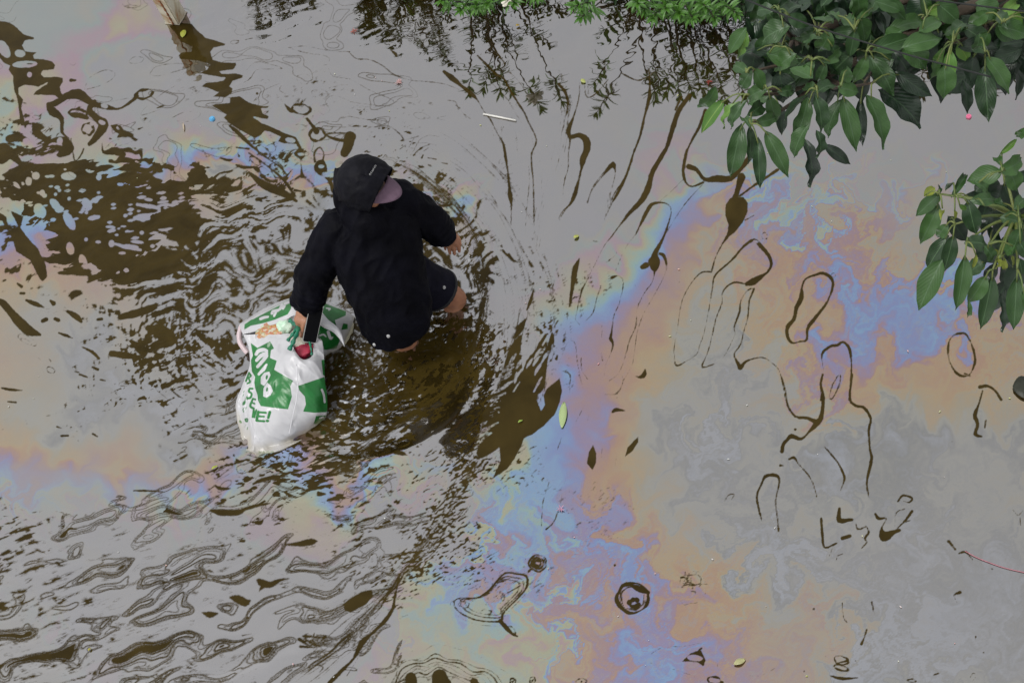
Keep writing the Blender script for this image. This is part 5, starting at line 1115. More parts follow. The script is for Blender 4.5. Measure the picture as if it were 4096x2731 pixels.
def patch(name, rows, nu, nv_, parent, prints, wob=.006, seed=0, back=None, material=None):
    """cloth-like sheet through rows of control points (photo point in the bag's tracing + height)"""
    G = np.array([catmull([tuple(pt(FQ, *p)) for p in r], nu) for r in rows])
    G = np.stack([catmull(G[:, k], nv_) for k in range(nu)], 1)           # nv_ x nu x 3
    if back is not None:                                                  # the far side, closing the bag
        L, R = G[:, 0], G[:, -1]
        t = np.linspace(0, 1, nu)[None, ::-1, None]
        Bk = L[:, None] * (1 - t) + R[:, None] * t
        Bk = Bk + np.array(back)[None, None] * np.sin(np.pi * np.clip(t, 0, 1)) ** .6
        G = np.concatenate([G, Bk[:, 1:-1]], 1)
    h_, w_ = G.shape[:2]
    P = G.reshape(-1, 3)
    P = P + np.array(UP)[None] * 0
    A_ = lambda sx2, sy2, sd: -np.abs(fbm(P[:, 0] / sx2 + P[:, 2] / (sx2 * 1.6), P[:, 1] / sy2 - P[:, 2] / (sy2 * 1.3), sd, 1))
    nz = 1.5 * A_(.21, .12, seed) + .9 * A_(.09, .16, seed + 3) + .5 * A_(.06, .07, seed + 6) + .12 * fbm(P[:, 0] / .05, P[:, 1] / .05, seed + 9, 2)
    P = P - np.array(FWD)[None] * (wob * nz)[:, None]
    ix = np.arange(h_ * w_).reshape(h_, w_)
    if back is not None:
        a = ix; b_ = np.roll(ix, -1, 1)
        Q = np.stack([a[:-1], b_[:-1], b_[1:], a[1:]], -1).reshape(-1, 4)
    else:
        Q = np.stack([ix[:-1, :-1], ix[:-1, 1:], ix[1:, 1:], ix[1:, :-1]], -1).reshape(-1, 4)
    m_ = mesh(name, P.tolist(), Q.tolist())
    u_, v_ = px_of(P)
    front = np.ones(h_ * w_, bool).reshape(h_, w_)
    front[:, nu:] = False
    c = Chart(u_, v_, 20.0)
    prints(c)
    d = np.where(front.ravel(), c.d, 20).astype(np.float32)
    a_ = m_.attributes.new('print', 'FLOAT', 'POINT'); a_.data.foreach_set('value', d)
    o = link(name, m_, material or M_bag, parent)
    return o


def front_prints(c):
    s, p, e = c.stroke, c.poly, c.ell
    p(FQ, [(230,495),(290,540),(405,480),(440,545),(412,560),(403,630),(465,655),(440,735),(610,835),(585,885),(600,975),(565,1090),(430,1075),(320,1060),(295,1010),(290,960),(270,900),(262,850),(270,800),(240,750),(232,650),(250,610)])
    p(FQ, [(655,880),(890,800),(930,1000),(912,1115),(800,1120),(700,1110),(725,1045),(715,975),(665,920)]); p(FQ, [(865,650),(900,640),(900,800),(878,780)]); p(FQ, [(815,1150),(915,1142),(840,1228),(795,1220)])
    w = dict(sub=True)
    # bubble letters
    s(FQ, [(278,598,14),(300,568,17),(345,556,16),(375,566,12)], **w); s(FQ, [(283,652,14),(325,608,17),(372,588,15)], **w); s(FQ, [(292,708,14),(340,655,16),(374,610,15)], **w)
    s(FQ, [(303,775,12),(340,735,15),(372,690,10)], **w); s(FQ, [(345,740,12),(360,715,12)], **w)
    p(FQ, [(318,860),(322,800),(352,762),(398,752),(408,785),(385,830),(350,880)], **w); p(FQ, [(342,975),(345,900),(378,850),(412,880),(428,925),(408,965),(370,985)], **w)
    s(FQ, [(868,915,10),(885,960,10),(893,1025,9)], **w); s(FQ, [(850,1170,7),(880,1160,8)], **w)
    # counters of the letters
    e(FQ, 374, 803, 10, 22, .2); e(FQ, 377, 912, 9, 22, .1)
    s(FQ, [(392,745,2),(412,775,2),(398,820,2)]); s(FQ, [(300,600,1.6),(350,575,1.6)]); s(FQ, [(305,655,1.6),(352,615,1.6)]); s(FQ, [(325,700,1.6),(372,640,1.6)])
    # B E J S E U N E !
    for b in [[(188,838,8),(215,762,8)],[(215,762,7),(232,790,8),(212,812,7),(226,845,8),(200,858,7)],[(222,800,5),(205,812,6)],
              [(248,905,8),(222,905,8),(214,930,9),(238,950,9),(228,985,9),(200,992,8)],[(196,980,7),(200,998,7)],
              [(250,995,8),(226,1060,10),(258,1082,9)],[(252,995,7),(274,1002,7)],[(242,1030,6),(266,1040,7)],
              [(246,1160,7),(258,1088,8)],[(256,1090,8),(262,1160,9)],[(262,1160,7),(282,1092,7)],
              [(298,1112,11),(284,1188,12)],[(300,1116,9),(366,1120,9)],[(292,1152,8),(350,1155,8)],[(284,1192,9),(352,1196,9)],
              [(402,1115,12),(388,1165,11)],[(378,1193,12),(384,1193,11)],
              [(160,1048,6),(163,1030,5),(178,1022,7),(172,1048,5)],[(178,1022,4),(182,990,3)],[(168,1115,4),(160,1090,4),(175,1075,3)],[(183,1098,3),(190,1070,4)],[(198,1270,4),(204,1248,3)],[(190,1200,6),(182,1180,7),(200,1172,5)],[(200,1200,5),(206,1180,4)],[(135,1198,10),(142,1206,9)],[(165,940,3),(172,925,3)],[(160,975,3),(168,955,3)],[(196,975,2),(200,960,3)],[(178,1250,2),(188,1225,2)]]:
        s(FQ, b, k=1.08)
    for k in range(11): s(FQ, [(305 + k * 13, 1466, 3 + 2 * (k % 3 == 0)), (312 + k * 12.6, 1500, 4)])


def rear_prints(c):
    s, p, e = c.stroke, c.poly, c.ell
    p(FQ, [(175,330),(240,285),(420,180),(560,115),(620,98),(632,122),(592,150),(592,190),(562,240),(440,290),(340,320),(230,342),(172,378)])
    p(FQ, [(838,112),(900,142),(1085,213),(1082,250),(985,292),(1002,358),(900,300),(862,250),(868,200)]); p(FQ, [(820,380),(870,330),(960,370),(1030,470),(1000,545),(890,560),(872,490),(818,450)]); p(FQ, [(1040,380),(1060,320),(1100,328),(1100,372)])
    w = dict(sub=True)
    s(FQ, [(245,282,5),(420,190,5),(520,140,5)], **w)
    for b in [[(318,280,13),(350,268,13),(385,262,10)],[(420,232,12),(432,212,13),(474,204,14)],[(440,255,10),(455,225,10)],[(490,195,12),(512,160,14)],[(540,142,14),(575,128,13)],[(520,190,9),(535,165,9)],[(850,168,7),(880,172,8)],[(908,185,6),(940,190,8),(930,204,5)],[(925,398,14),(945,455,12),(965,445,6)],[(268,262,8),(285,252,8)],[(830,440,6),(880,420,8),(905,440,5)]]:
        s(FQ, b, **w)


bag = empty('plastic_bag', pt(FQ, 500, 1300, -.05), 'white plastic bag printed with green blocks and lettering, half sunk in the water', 'bag', 'plastic bags hauled through the flood')
front_rows = [
 [(162,423,.20),(300,418,.225),(450,422,.24),(585,418,.25),(600,520,.275),(690,640,.255),(780,605,.255),(800,455,.25),(872,482,.235)],
 [(205,520,.175),(310,500,.215),(430,520,.245),(540,590,.265),(620,650,.27),(700,690,.265),(780,670,.258),(840,600,.245),(884,600,.22)],
 [(215,690,.13),(300,690,.185),(400,700,.225),(500,740,.245),(600,770,.25),(690,780,.245),(770,770,.235),(840,750,.215),(888,740,.185)],
 [(150,880,.09),(240,880,.15),(350,880,.20),(460,890,.22),(570,890,.222),(670,890,.212),(760,885,.20),(840,875,.18),(898,860,.145)],
 [(92,1030,.05),(190,1030,.115),(300,1030,.175),(420,1030,.19),(540,1020,.19),(650,1010,.178),(750,1005,.162),(840,995,.14),(912,980,.10)],
 [(104,1180,.015),(190,1180,.075),(290,1180,.13),(400,1180,.14),(520,1180,.138),(640,1165,.125),(740,1150,.11),(830,1130,.09),(912,1105,.05)],
 [(140,1330,.006),(200,1320,.03),(270,1310,.075),(380,1310,.08),(500,1300,.076),(610,1285,.068),(710,1260,.055),(800,1225,.035),(900,1170,.0)],
 [(168,1420,.004),(215,1420,.02),(280,1420,.032),(380,1415,.026),(490,1395,.022),(600,1360,.014),(700,1320,.004),(780,1280,-.008),(880,1210,-.025)],
 [(190,1462,.006),(240,1480,.008),(300,1490,.008),(380,1490,.008),(480,1468,.008),(590,1418,.006),(690,1366,.004),(770,1316,.0),(870,1235,-.012)],
 [(188,1468,-.09),(240,1486,-.09),(300,1494,-.09),(380,1494,-.09),(480,1470,-.09),(590,1420,-.09),(690,1368,-.09),(770,1316,-.09),(868,1235,-.09)],
]
patch('bag_sheet', front_rows, 150, 190, bag, front_prints, wob=.025, seed=101, back=(-.01, .16, -.10))
# the fold along the bag's side seam
v, f = tube('seam', catmull([tuple(pt(FQ, x, y, z)) for x, y, z in ((640,690,.275),(645,790,.256),(650,900,.228),(640,1010,.192),(612,1130,.15),(588,1240,.102),(575,1310,.082))], 40), .0022, 6)
link('seam', mesh('seam', v, f), mat('white_plastic', (.56, .56, .58), .4), bag)
# green draw handles going up into the hand
def ribbon(name, P, wd, parent, material, th=.0025, wob=.25, taper=0.0):
    C_ = catmull([tuple(pt(FQ, *p)) for p in P], 26)
    vs, fs = [], []
    for i, c in enumerate(C_):
        t = Vector(C_[min(i + 1, 25)]) - Vector(C_[max(i - 1, 0)]); side = t.cross(-FWD).normalized()
        w_ = wd * (1 + wob * math.sin(i * .9)) * (1 - taper * (i / 25) ** 1.5); c = Vector(c) - FWD * .016 * wob * math.sin(i * .7)
        vs += [c - side * w_, c - FWD * .004, c + side * w_]
    for i in range(25):
        for k in (0, 1): a = i * 3 + k; fs.append((a, a + 1, a + 4, a + 3))
    o = link(name, mesh(name, vs, fs), material, parent); md = o.modifiers.new('t', 'SOLIDIFY'); md.thickness = th
    return o
ribbon('handle', [(575, 562, .285), (610, 490, .30), (640, 420, .305), (668, 350, .29)], .010, bag, M_tie)
ribbon('handle', [(560, 480, .27), (600, 425, .285), (640, 372, .29), (672, 340, .285)], .008, bag, M_tie)
ribbon('handle', [(780, 606, .268), (772, 550, .275), (762, 505, .27), (735, 430, .265)], .006, bag, M_tie)

bag2 = empty('plastic_bag', pt(FQ, 700, 300, 0), 'white plastic bag with green print sagging open behind the one it is carried with', 'bag', 'plastic bags hauled through the flood')
rear_rows = [
 [(170,300,.03),(300,215,.05),(450,140,.06),(600,92,.07),(730,100,.08),(850,105,.075),(980,160,.06),(1090,215,.04),(1160,262,.0)],
 [(140,318,.09),(290,240,.145),(440,170,.175),(590,120,.19),(720,130,.20),(850,150,.18),(970,200,.14),(1075,250,.09),(1150,300,.02)],
 [(128,340,.13),(270,300,.19),(430,240,.23),(580,180,.25),(700,180,.25),(840,215,.22),(950,270,.17),(1050,310,.11),(1130,350,.02)],
 [(150,395,.165),(260,368,.20),(420,320,.235),(560,270,.255),(640,250,.255),(830,300,.22),(920,350,.17),(1020,400,.10),(1110,400,.015)],
 [(162,420,.17),(268,398,.195),(420,345,.225),(560,290,.245),(640,265,.24),(820,380,.20),(890,440,.15),(980,470,.09),(1080,470,.01)],
 [(165,430,.14),(270,420,.14),(420,400,.15),(560,380,.16),(700,420,.17),(820,470,.15),(880,540,.10),(940,545,.05),(1030,545,.0)],
 [(200,520,.08),(280,520,.08),(420,520,.09),(560,520,.10),(700,540,.11),(810,560,.09),(870,600,.05),(920,600,.0),(980,590,-.03)],
 [(200,620,-.04),(280,620,-.04),(420,620,-.04),(560,620,-.04),(700,620,-.04),(810,640,-.04),(860,660,-.04),(900,650,-.05),(960,620,-.06)],
]
patch('bag_sheet', rear_rows, 130, 110, bag2, rear_prints, wob=.006, seed=131)
ribbon('handle', [(572, 285, .268), (610, 320, .282), (650, 340, .285), (675, 345, .28)], .010, bag2, M_tie)
ribbon('handle_flap', [(842, 262, .235), (900, 320, .225), (985, 375, .20), (1040, 450, .17), (1072, 530, .14)], .026, bag2, mat('white_flap', (.52, .52, .54), .45), wob=0, taper=.96)
ribbon('bag_side', [(150, 345, .10), (128, 420, .075), (140, 500, .05), (200, 585, .03)], .014, bag2, mat('pinkish_film', (.50, .40, .41), .4), wob=.03)
ribbon('bag_side', [(1098, 290, .03), (1120, 340, .015), (1108, 420, .004), (1060, 520, .0)], .022, bag2, mat('wet_cloudy_film', (.34, .32, .23), .35), wob=.05, taper=.5)

# what shows in the bags' openings
def lump(name, c, rad, material, label, cat, seed, flat=.5, group=None):
    bm = bmesh.new(); bmesh.ops.create_icosphere(bm, subdivisions=4, radius=1)
    for v in bm.verts:
        n_ = mnoise.noise(v.co * 1.7 + Vector((seed, 0, 0))) * .28 + mnoise.noise(v.co * 4.5 + Vector((0, seed, 0))) * .10
        v.co = Vector((v.co.x * rad[0], v.co.y * rad[1], v.co.z * rad[2])) * (1 + n_) + c
    m_ = bpy.data.meshes.new(name); bm.to_mesh(m_); bm.free()
    o = link(name, m_, material); return tag(o, label, cat, group)
M_food = mat('wrapped_food', (.4, .3, .2), .18)
vary(M_food, 26, [(.30, (.42, .50, .36)), (.42, (.30, .26, .16)), (.50, (.40, .22, .06)), (.56, (.35, .10, .05)), (.62, (.45, .35, .25)), (.72, (.40, .55, .42))], bump=.8, bscale=40, detail=2)
lump('food_packet', pt(FQ, 460, 388, .20), (.105, .062, .035), M_food, 'clear packet of orange and brown food in the open mouth of the rear bag', 'packet', 2.1)
lump('food_packet', pt(FQ, 540, 352, .215), (.050, .042, .035), vary(mat('pale_green_wrap', (.45, .6, .45), .2), 18, [(.3, (.38, .58, .42)), (.7, (.58, .66, .55))], bump=.6, bscale=30), 'pale green wrapped lump beside the green bag handle', 'packet', 5.3)
lump('food_packet', pt(FQ, 665, 470, .215), (.075, .06, .04), vary(mat('cloudy_film', (.42, .40, .33), .25), 16, [(.3, (.34, .32, .25)), (.7, (.52, .50, .43))], bump=.6, bscale=30), 'cloudy grey film packet under the phone in the bag', 'packet', 8.2)
lump('pouch', pt(FQ, 692, 575, .205), (.062, .045, .03), vary(mat('crimson_fabric', (.3, .012, .04), .6), 12, [(.3, (.24, .008, .03)), (.7, (.38, .02, .055))], bump=.3), 'crimson red pouch in the notch of the front bag', 'pouch', 3.7)
# ================================================================== the leaning post
post = empty('concrete_post', at(717, 101, 0, 1), 'square beige post with rust streaks standing in the flood', 'post')
qa, qb, qc = at(662, 95, 0, 1), at(717, 101, 0, 1), at(747, 50, 0, 1)
qd = qa + qc - qb
best = None
for k in range(40, 900, 10):                                    # the post's tilt: as upright as its line in the picture allows
    p = at(704 - .58 * k, 75 - k, 2.2, 1); c0 = (qa + qc) / 2
    e = (p - c0).xy.length
    if best is None or e < best[0]: best = (e, p - c0)
tilt = best[1] / 2.2
M_post = bpy.data.materials.new('weathered_beige_paint'); M_post.use_nodes = True
nt = M_post.node_tree; N, L = nt.nodes, nt.links; b = N['Principled BSDF']; b.inputs['Roughness'].default_value = .75
tc = N.new('ShaderNodeTexCoord'); mp = N.new('ShaderNodeMapping'); mp.inputs['Scale'].default_value = (14, 14, 1.2); L.new(tc.outputs['Object'], mp.inputs[0])
n1_ = N.new('ShaderNodeTexNoise'); n1_.inputs['Scale'].default_value = 1.6; n1_.inputs['Detail'].default_value = 6; L.new(mp.outputs[0], n1_.inputs['Vector'])
r_ = N.new('ShaderNodeValToRGB'); els = r_.color_ramp.elements
for p_, c_ in ((.30, (.36, .15, .05)), (.40, (.38, .29, .18)), (.52, (.52, .47, .35)), (.75, (.62, .59, .50))):
    e_ = els.new(p_); e_.color = (*c_, 1)
els.remove(els[0]); els.remove(els[-1])
L.new(n1_.outputs['Fac'], r_.inputs[0])
n2_ = N.new('ShaderNodeTexNoise'); n2_.inputs['Scale'].default_value = 70; n2_.inputs['Detail'].default_value = 3; L.new(tc.outputs['Object'], n2_.inputs['Vector'])
r2_ = N.new('ShaderNodeValToRGB'); r2_.color_ramp.elements[0].position = .28; r2_.color_ramp.elements[0].color = (.12, .10, .08, 1); r2_.color_ramp.elements[1].position = .36; r2_.color_ramp.elements[1].color = (1, 1, 1, 1); L.new(n2_.outputs['Fac'], r2_.inputs[0])
mx = N.new('ShaderNodeMix'); mx.data_type = 'RGBA'; mx.blend_type = 'MULTIPLY'; mx.inputs[0].default_value = .8; L.new(r_.outputs[0], mx.inputs[6]); L.new(r2_.outputs[0], mx.inputs[7]); L.new(mx.outputs[2], b.inputs['Base Color'])
bm = bmesh.new()
cols = [[bm.verts.new(p + tilt * z) for p in (qa, qb, qc, qd)] for z in (-.6, 0, .1, .2, .28, .34)]
for r0, r1 in zip(cols, cols[1:]):
    for k in range(4): bm.faces.new((r0[k], r0[(k + 1) % 4], r1[(k + 1) % 4], r1[k]))
bm.faces.new(cols[-1]); bm.faces.new(cols[0][::-1])
bmesh.ops.recalc_face_normals(bm, faces=bm.faces)
bmesh.ops.bevel(bm, geom=[e for e in bm.edges if e.calc_face_angle(0) > 1], offset=.008, segments=2, affect='EDGES')
m_ = bpy.data.meshes.new('post_shaft'); bm.to_mesh(m_); bm.free(); link('post_shaft', m_, M_post, post, smooth=False)
# rust line down the narrow face and the waterline's pale scum
M_rust = vary(mat('rust', (.22, .07, .02), .9), 30, [(.3, (.13, .045, .015)), (.7, (.30, .11, .035))])
mid = qa * .42 + qb * .58; nrm = (qb - qa).cross(tilt).normalized(); nrm = nrm if nrm.dot(FWD) < 0 else -nrm
v, f = tube('r', [mid + tilt * z + nrm * .001 + (qb - qa) * (.05 * math.sin(z * 9) - .12 * z) for z in np.linspace(0.0, .30, 20)], [.006 * (1 + .5 * math.sin(i * 1.7)) for i in range(20)], 5); link('rust_streak', mesh('rust_streak', v, f), M_rust, post)
cen = (qa + qc) / 2
v, f = tube('s', [cen + (p - cen) * 1.02 + Vector((0, 0, .004)) for p in (qa, qb * .5 + qa * .5, qb, qb * .5 + qc * .5, qc)], [.003, .0045, .0035, .005, .0035], 5); link('scum_line', mesh('scum_line', v, f), mat('pale_scum', (.42, .38, .30), .9), post)

# ================================================================== leaves
def leaf_mesh(name, seed, nl=12, droop=.10, fold=.16, wave=.035, tip=.85):
    r = random.Random(seed); vs, fs = [], []
    ph = r.uniform(0, 6); tw = r.uniform(-.25, .25); side = r.uniform(-.06, .06)
    for i in range(nl + 1):
        t = i / nl
        w = .5 * math.sin(math.pi * t ** .86) ** .85 * (1.08 - .22 * t)
        if t > tip: w *= 1 - .55 * (t - tip) / (1 - tip)
        if i in (0, nl): w = .006
        for k, s in enumerate((-1, -.5, 0, .5, 1)):
            y = s * w
            z = fold * abs(y) - droop * 4 * (t - .5) ** 2 + wave * math.sin(t * 15 + ph + s) * abs(s) + tw * y * (t - .3) - .02 * (abs(s) == .5)
            vs.append((t, y + side * math.sin(t * 3), z))
    for i in range(nl):
        for k in range(4): a = i * 5 + k; fs.append((a, a + 5, a + 6, a + 1))
    me = mesh(name, vs, fs); me.polygons.foreach_set('use_smooth', [True] * len(fs)); return me


def leaf_mat(name, dark, light, rough, vein):
    mt = bpy.data.materials.new(name); mt.use_nodes = True; nt = mt.node_tree; N, L = nt.nodes, nt.links; b = N['Principled BSDF']
    b.inputs['Roughness'].default_value = rough; b.inputs['Specular IOR Level'].default_value = .45
    oi = N.new('ShaderNodeObjectInfo'); tc = N.new('ShaderNodeTexCoord')
    n = N.new('ShaderNodeTexNoise'); n.inputs['Scale'].default_value = 5; n.inputs['Detail'].default_value = 5; L.new(tc.outputs['Object'], n.inputs['Vector'])
    ad = N.new('ShaderNodeMath'); ad.operation = 'MULTIPLY_ADD'; ad.inputs[1].default_value = .65; L.new(oi.outputs['Random'], ad.inputs[0])
    m2 = N.new('ShaderNodeMath'); m2.operation = 'MULTIPLY'; m2.inputs[1].default_value = .4; L.new(n.outputs['Fac'], m2.inputs[0]); L.new(m2.outputs[0], ad.inputs[2])
    r = N.new('ShaderNodeValToRGB'); r.color_ramp.elements[0].color = (*dark, 1); r.color_ramp.elements[1].color = (*light, 1); r.color_ramp.elements[0].position = .15; r.color_ramp.elements[1].position = .9; L.new(ad.outputs[0], r.inputs[0])
    # midrib and side veins, in the leaf's own coordinates
    sp = N.new('ShaderNodeSeparateXYZ'); L.new(tc.outputs['Object'], sp.inputs[0])
    ay_ = N.new('ShaderNodeMath'); ay_.operation = 'ABSOLUTE'; L.new(sp.outputs['Y'], ay_.inputs[0])
    mr = N.new('ShaderNodeMapRange'); mr.inputs['From Min'].default_value = .012; mr.inputs['From Max'].default_value = .03; mr.inputs['To Min'].default_value = 1; mr.inputs['To Max'].default_value = 0; L.new(ay_.outputs[0], mr.inputs['Value'])
    sv = N.new('ShaderNodeMath'); sv.operation = 'MULTIPLY_ADD'; sv.inputs[1].default_value = -.8; L.new(ay_.outputs[0], sv.inputs[0]); L.new(sp.outputs['X'], sv.inputs[2])
    sn = N.new('ShaderNodeMath'); sn.operation = 'SINE'; ml = N.new('ShaderNodeMath'); ml.operation = 'MULTIPLY'; ml.inputs[1].default_value = 60; L.new(sv.outputs[0], ml.inputs[0]); L.new(ml.outputs[0], sn.inputs[0])
    mx = N.new('ShaderNodeMix'); mx.data_type = 'RGBA'; L.new(mr.outputs[0], mx.inputs[0]); L.new(r.outputs[0], mx.inputs[6]); mx.inputs[7].default_value = (*vein, 1); L.new(mx.outputs[2], b.inputs['Base Color'])
    bp = N.new('ShaderNodeBump'); bp.inputs['Strength'].default_value = .10; bp.inputs['Distance'].default_value = .02; L.new(sn.outputs[0], bp.inputs['Height']); L.new(bp.outputs[0], b.inputs['Normal'])
    return mt


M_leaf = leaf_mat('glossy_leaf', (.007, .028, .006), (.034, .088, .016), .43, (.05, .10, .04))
M_leaf_dark = leaf_mat('shade_painted_leaf', (.006, .016, .007), (.014, .034, .015), .32, (.02, .045, .018))  # darker copy of the leaf, the crown's shade put into its colour
M_leaf_new = leaf_mat('young_leaf', (.045, .12, .015), (.10, .20, .028), .4, (.16, .24, .05))
M_shoot = leaf_mat('yellow_shoot', (.12, .16, .015), (.22, .26, .03), .5, (.25, .28, .05))
M_petiole = vary(mat('yellow_green_stalk', (.10, .13, .03), .5), 20, [(.3, (.06, .10, .02)), (.7, (.13, .15, .035))])
M_bark = vary(mat('brown_bark', (.05, .035, .022), .9), 12, [(.3, (.03, .022, .015)), (.7, (.075, .055, .035))], bump=.7, bscale=30)
LEAF = {}
for key, mt in (('g', M_leaf), ('d', M_leaf_dark), ('n', M_leaf_new), ('y', M_shoot)):
    LEAF[key] = []
    for j in range(4):
        lm = leaf_mesh('leaf', j * 7 + 3, droop=.05 + .05 * j, wave=.02 + .015 * j); lm.materials.append(mt); LEAF[key].append(lm)


def put_leaf(parent, B_, T_, w, key, rnd, roll=None):
    x = T_ - B_; ln = x.length; xn = x / ln
    n_ = (-FWD * 1.0 + Vector((rnd.gauss(0, .30), rnd.gauss(0, .30), rnd.gauss(.15, .30))))
    n_ = n_ - xn * n_.dot(xn)
    if n_.length < .2: n_ = UP - xn * UP.dot(xn)
    n_.normalize(); y = n_.cross(xn)
    M = Matrix((xn * ln, y * w, n_ * ln * .9)).transposed().to_4x4(); M.translation = B_
    o = bpy.data.objects.new('leaf', rnd.choice(LEAF[key])); COL.objects.link(o)
    o.parent = parent; o.matrix_parent_inverse = Matrix.Translation(-parent.location)
    o.matrix_basis = M
    return o


def traced_tree(root, F, leaves, z_hi, rnd, hubs, stalk_parts):
    """leaves: (base x, base y, tip x, tip y, width, kind); each gets its own height"""
    s = 1 / (F((1, 0))[0] - F((0, 0))[0])
    for bx, by, tx, ty, w, k in leaves:
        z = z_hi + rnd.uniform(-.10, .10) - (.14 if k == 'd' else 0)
        ln_px = math.hypot(tx - bx, ty - by)
        B_ = pt(F, bx, by, z); m_per = (pt(F, bx + 10, by, z) - B_).length / 10
        T_ = pt(F, tx, ty, z - m_per * max(0, ty - by) * .75 - .02)
        put_leaf(root, B_ - (T_ - B_) * .05, T_ + (T_ - B_) * .05, w * m_per * 1.16, k, rnd)
        h = min(hubs, key=lambda q: math.hypot(q[0] - bx, q[1] - by) + (40 if q[1] > by else 0)) if hubs else None
        if h and math.hypot(h[0] - bx, h[1] - by) < 190:
            H_p = pt(F, h[0], h[1], z + .015)
            mid_ = (H_p + B_) / 2 + Vector((0, 0, .012))
            stalk_parts.append(tube('p', [tuple(p) for p in catmull([tuple(H_p), tuple(mid_), tuple(B_ + (T_ - B_) * .04)], 6)], [.0024, .0022, .002, .0019, .0018, .0016], 5))


rnd = random.Random(11)
tree1 = empty('broadleaf_tree', Vector((pt(FL, 3300, -330, 3.5).x + .35, pt(FL, 3300, -330, 3.5).y + .1, 0)), 'tree with large drooping glossy leaves hanging over the back of the flood', 'tree', 'broadleaf trees over the flood')
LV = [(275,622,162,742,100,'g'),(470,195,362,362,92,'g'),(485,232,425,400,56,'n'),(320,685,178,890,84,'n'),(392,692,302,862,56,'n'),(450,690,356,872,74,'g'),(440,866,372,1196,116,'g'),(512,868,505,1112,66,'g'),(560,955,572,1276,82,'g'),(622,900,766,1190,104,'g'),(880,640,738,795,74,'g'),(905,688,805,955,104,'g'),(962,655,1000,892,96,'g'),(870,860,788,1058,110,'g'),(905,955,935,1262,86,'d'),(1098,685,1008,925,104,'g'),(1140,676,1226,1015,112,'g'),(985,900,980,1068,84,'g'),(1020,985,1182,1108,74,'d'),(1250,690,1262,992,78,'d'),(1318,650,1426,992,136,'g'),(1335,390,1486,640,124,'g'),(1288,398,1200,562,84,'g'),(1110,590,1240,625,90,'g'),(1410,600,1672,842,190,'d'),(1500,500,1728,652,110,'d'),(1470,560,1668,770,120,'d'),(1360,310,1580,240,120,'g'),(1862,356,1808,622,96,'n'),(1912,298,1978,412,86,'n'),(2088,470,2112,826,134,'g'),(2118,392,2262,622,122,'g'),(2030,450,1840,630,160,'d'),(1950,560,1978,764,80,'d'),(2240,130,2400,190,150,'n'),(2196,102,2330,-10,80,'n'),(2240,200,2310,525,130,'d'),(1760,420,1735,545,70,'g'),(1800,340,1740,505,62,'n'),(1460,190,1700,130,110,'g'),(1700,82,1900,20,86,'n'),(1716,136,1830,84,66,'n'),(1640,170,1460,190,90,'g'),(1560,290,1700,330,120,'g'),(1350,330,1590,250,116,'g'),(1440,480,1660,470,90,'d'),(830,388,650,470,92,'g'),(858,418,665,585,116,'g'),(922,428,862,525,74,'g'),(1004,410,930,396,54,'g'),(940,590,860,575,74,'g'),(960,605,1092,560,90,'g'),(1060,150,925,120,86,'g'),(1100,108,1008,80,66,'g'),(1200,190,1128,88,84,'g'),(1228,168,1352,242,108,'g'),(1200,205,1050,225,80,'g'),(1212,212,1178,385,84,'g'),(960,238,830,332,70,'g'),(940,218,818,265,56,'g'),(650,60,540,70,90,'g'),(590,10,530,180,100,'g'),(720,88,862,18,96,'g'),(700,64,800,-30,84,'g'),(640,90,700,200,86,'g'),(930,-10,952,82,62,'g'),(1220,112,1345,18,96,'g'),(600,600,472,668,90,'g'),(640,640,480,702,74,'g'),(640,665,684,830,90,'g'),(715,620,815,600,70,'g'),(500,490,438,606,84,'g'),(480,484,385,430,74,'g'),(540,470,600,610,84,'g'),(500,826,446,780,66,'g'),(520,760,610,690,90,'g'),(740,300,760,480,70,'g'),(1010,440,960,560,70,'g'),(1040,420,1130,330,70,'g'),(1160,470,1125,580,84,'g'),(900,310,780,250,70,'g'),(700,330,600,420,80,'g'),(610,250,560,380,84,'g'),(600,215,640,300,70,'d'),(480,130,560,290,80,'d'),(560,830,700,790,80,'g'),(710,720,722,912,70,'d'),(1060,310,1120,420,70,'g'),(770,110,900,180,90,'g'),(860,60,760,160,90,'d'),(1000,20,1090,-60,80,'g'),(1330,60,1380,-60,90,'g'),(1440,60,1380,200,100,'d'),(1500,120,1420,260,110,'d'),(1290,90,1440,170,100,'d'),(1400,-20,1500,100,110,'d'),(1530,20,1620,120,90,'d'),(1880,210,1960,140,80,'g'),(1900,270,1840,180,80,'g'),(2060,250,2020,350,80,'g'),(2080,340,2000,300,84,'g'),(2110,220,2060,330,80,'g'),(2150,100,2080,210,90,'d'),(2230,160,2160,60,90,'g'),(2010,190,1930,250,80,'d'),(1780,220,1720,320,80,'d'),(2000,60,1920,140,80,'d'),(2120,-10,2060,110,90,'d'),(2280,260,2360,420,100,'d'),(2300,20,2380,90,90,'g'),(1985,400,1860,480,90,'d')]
for k in range(172):                                             # inner leaves behind those, most coloured darker for shade
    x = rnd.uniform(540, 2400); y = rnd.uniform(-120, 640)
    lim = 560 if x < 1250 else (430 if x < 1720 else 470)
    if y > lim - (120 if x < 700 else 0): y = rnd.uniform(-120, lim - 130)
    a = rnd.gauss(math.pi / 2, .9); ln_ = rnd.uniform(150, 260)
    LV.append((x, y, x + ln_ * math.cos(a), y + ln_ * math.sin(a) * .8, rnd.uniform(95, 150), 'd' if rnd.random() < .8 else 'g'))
hubs = [(510,835),(480,492),(925,405),(955,605),(1120,580),(1290,350),(1280,550),(1210,200),(960,220),(1870,290),(2090,350),(2210,150),(620,600),(700,70),(500,640),(1700,110),(720,320),(1330,560)]
stalks = []
traced_tree(tree1, FL, LV, 3.5, rnd, hubs, stalks)
tag(link('leaf_stalk', mesh('leaf_stalk', *join(stalks)), M_petiole, tree1), kind='stuff')
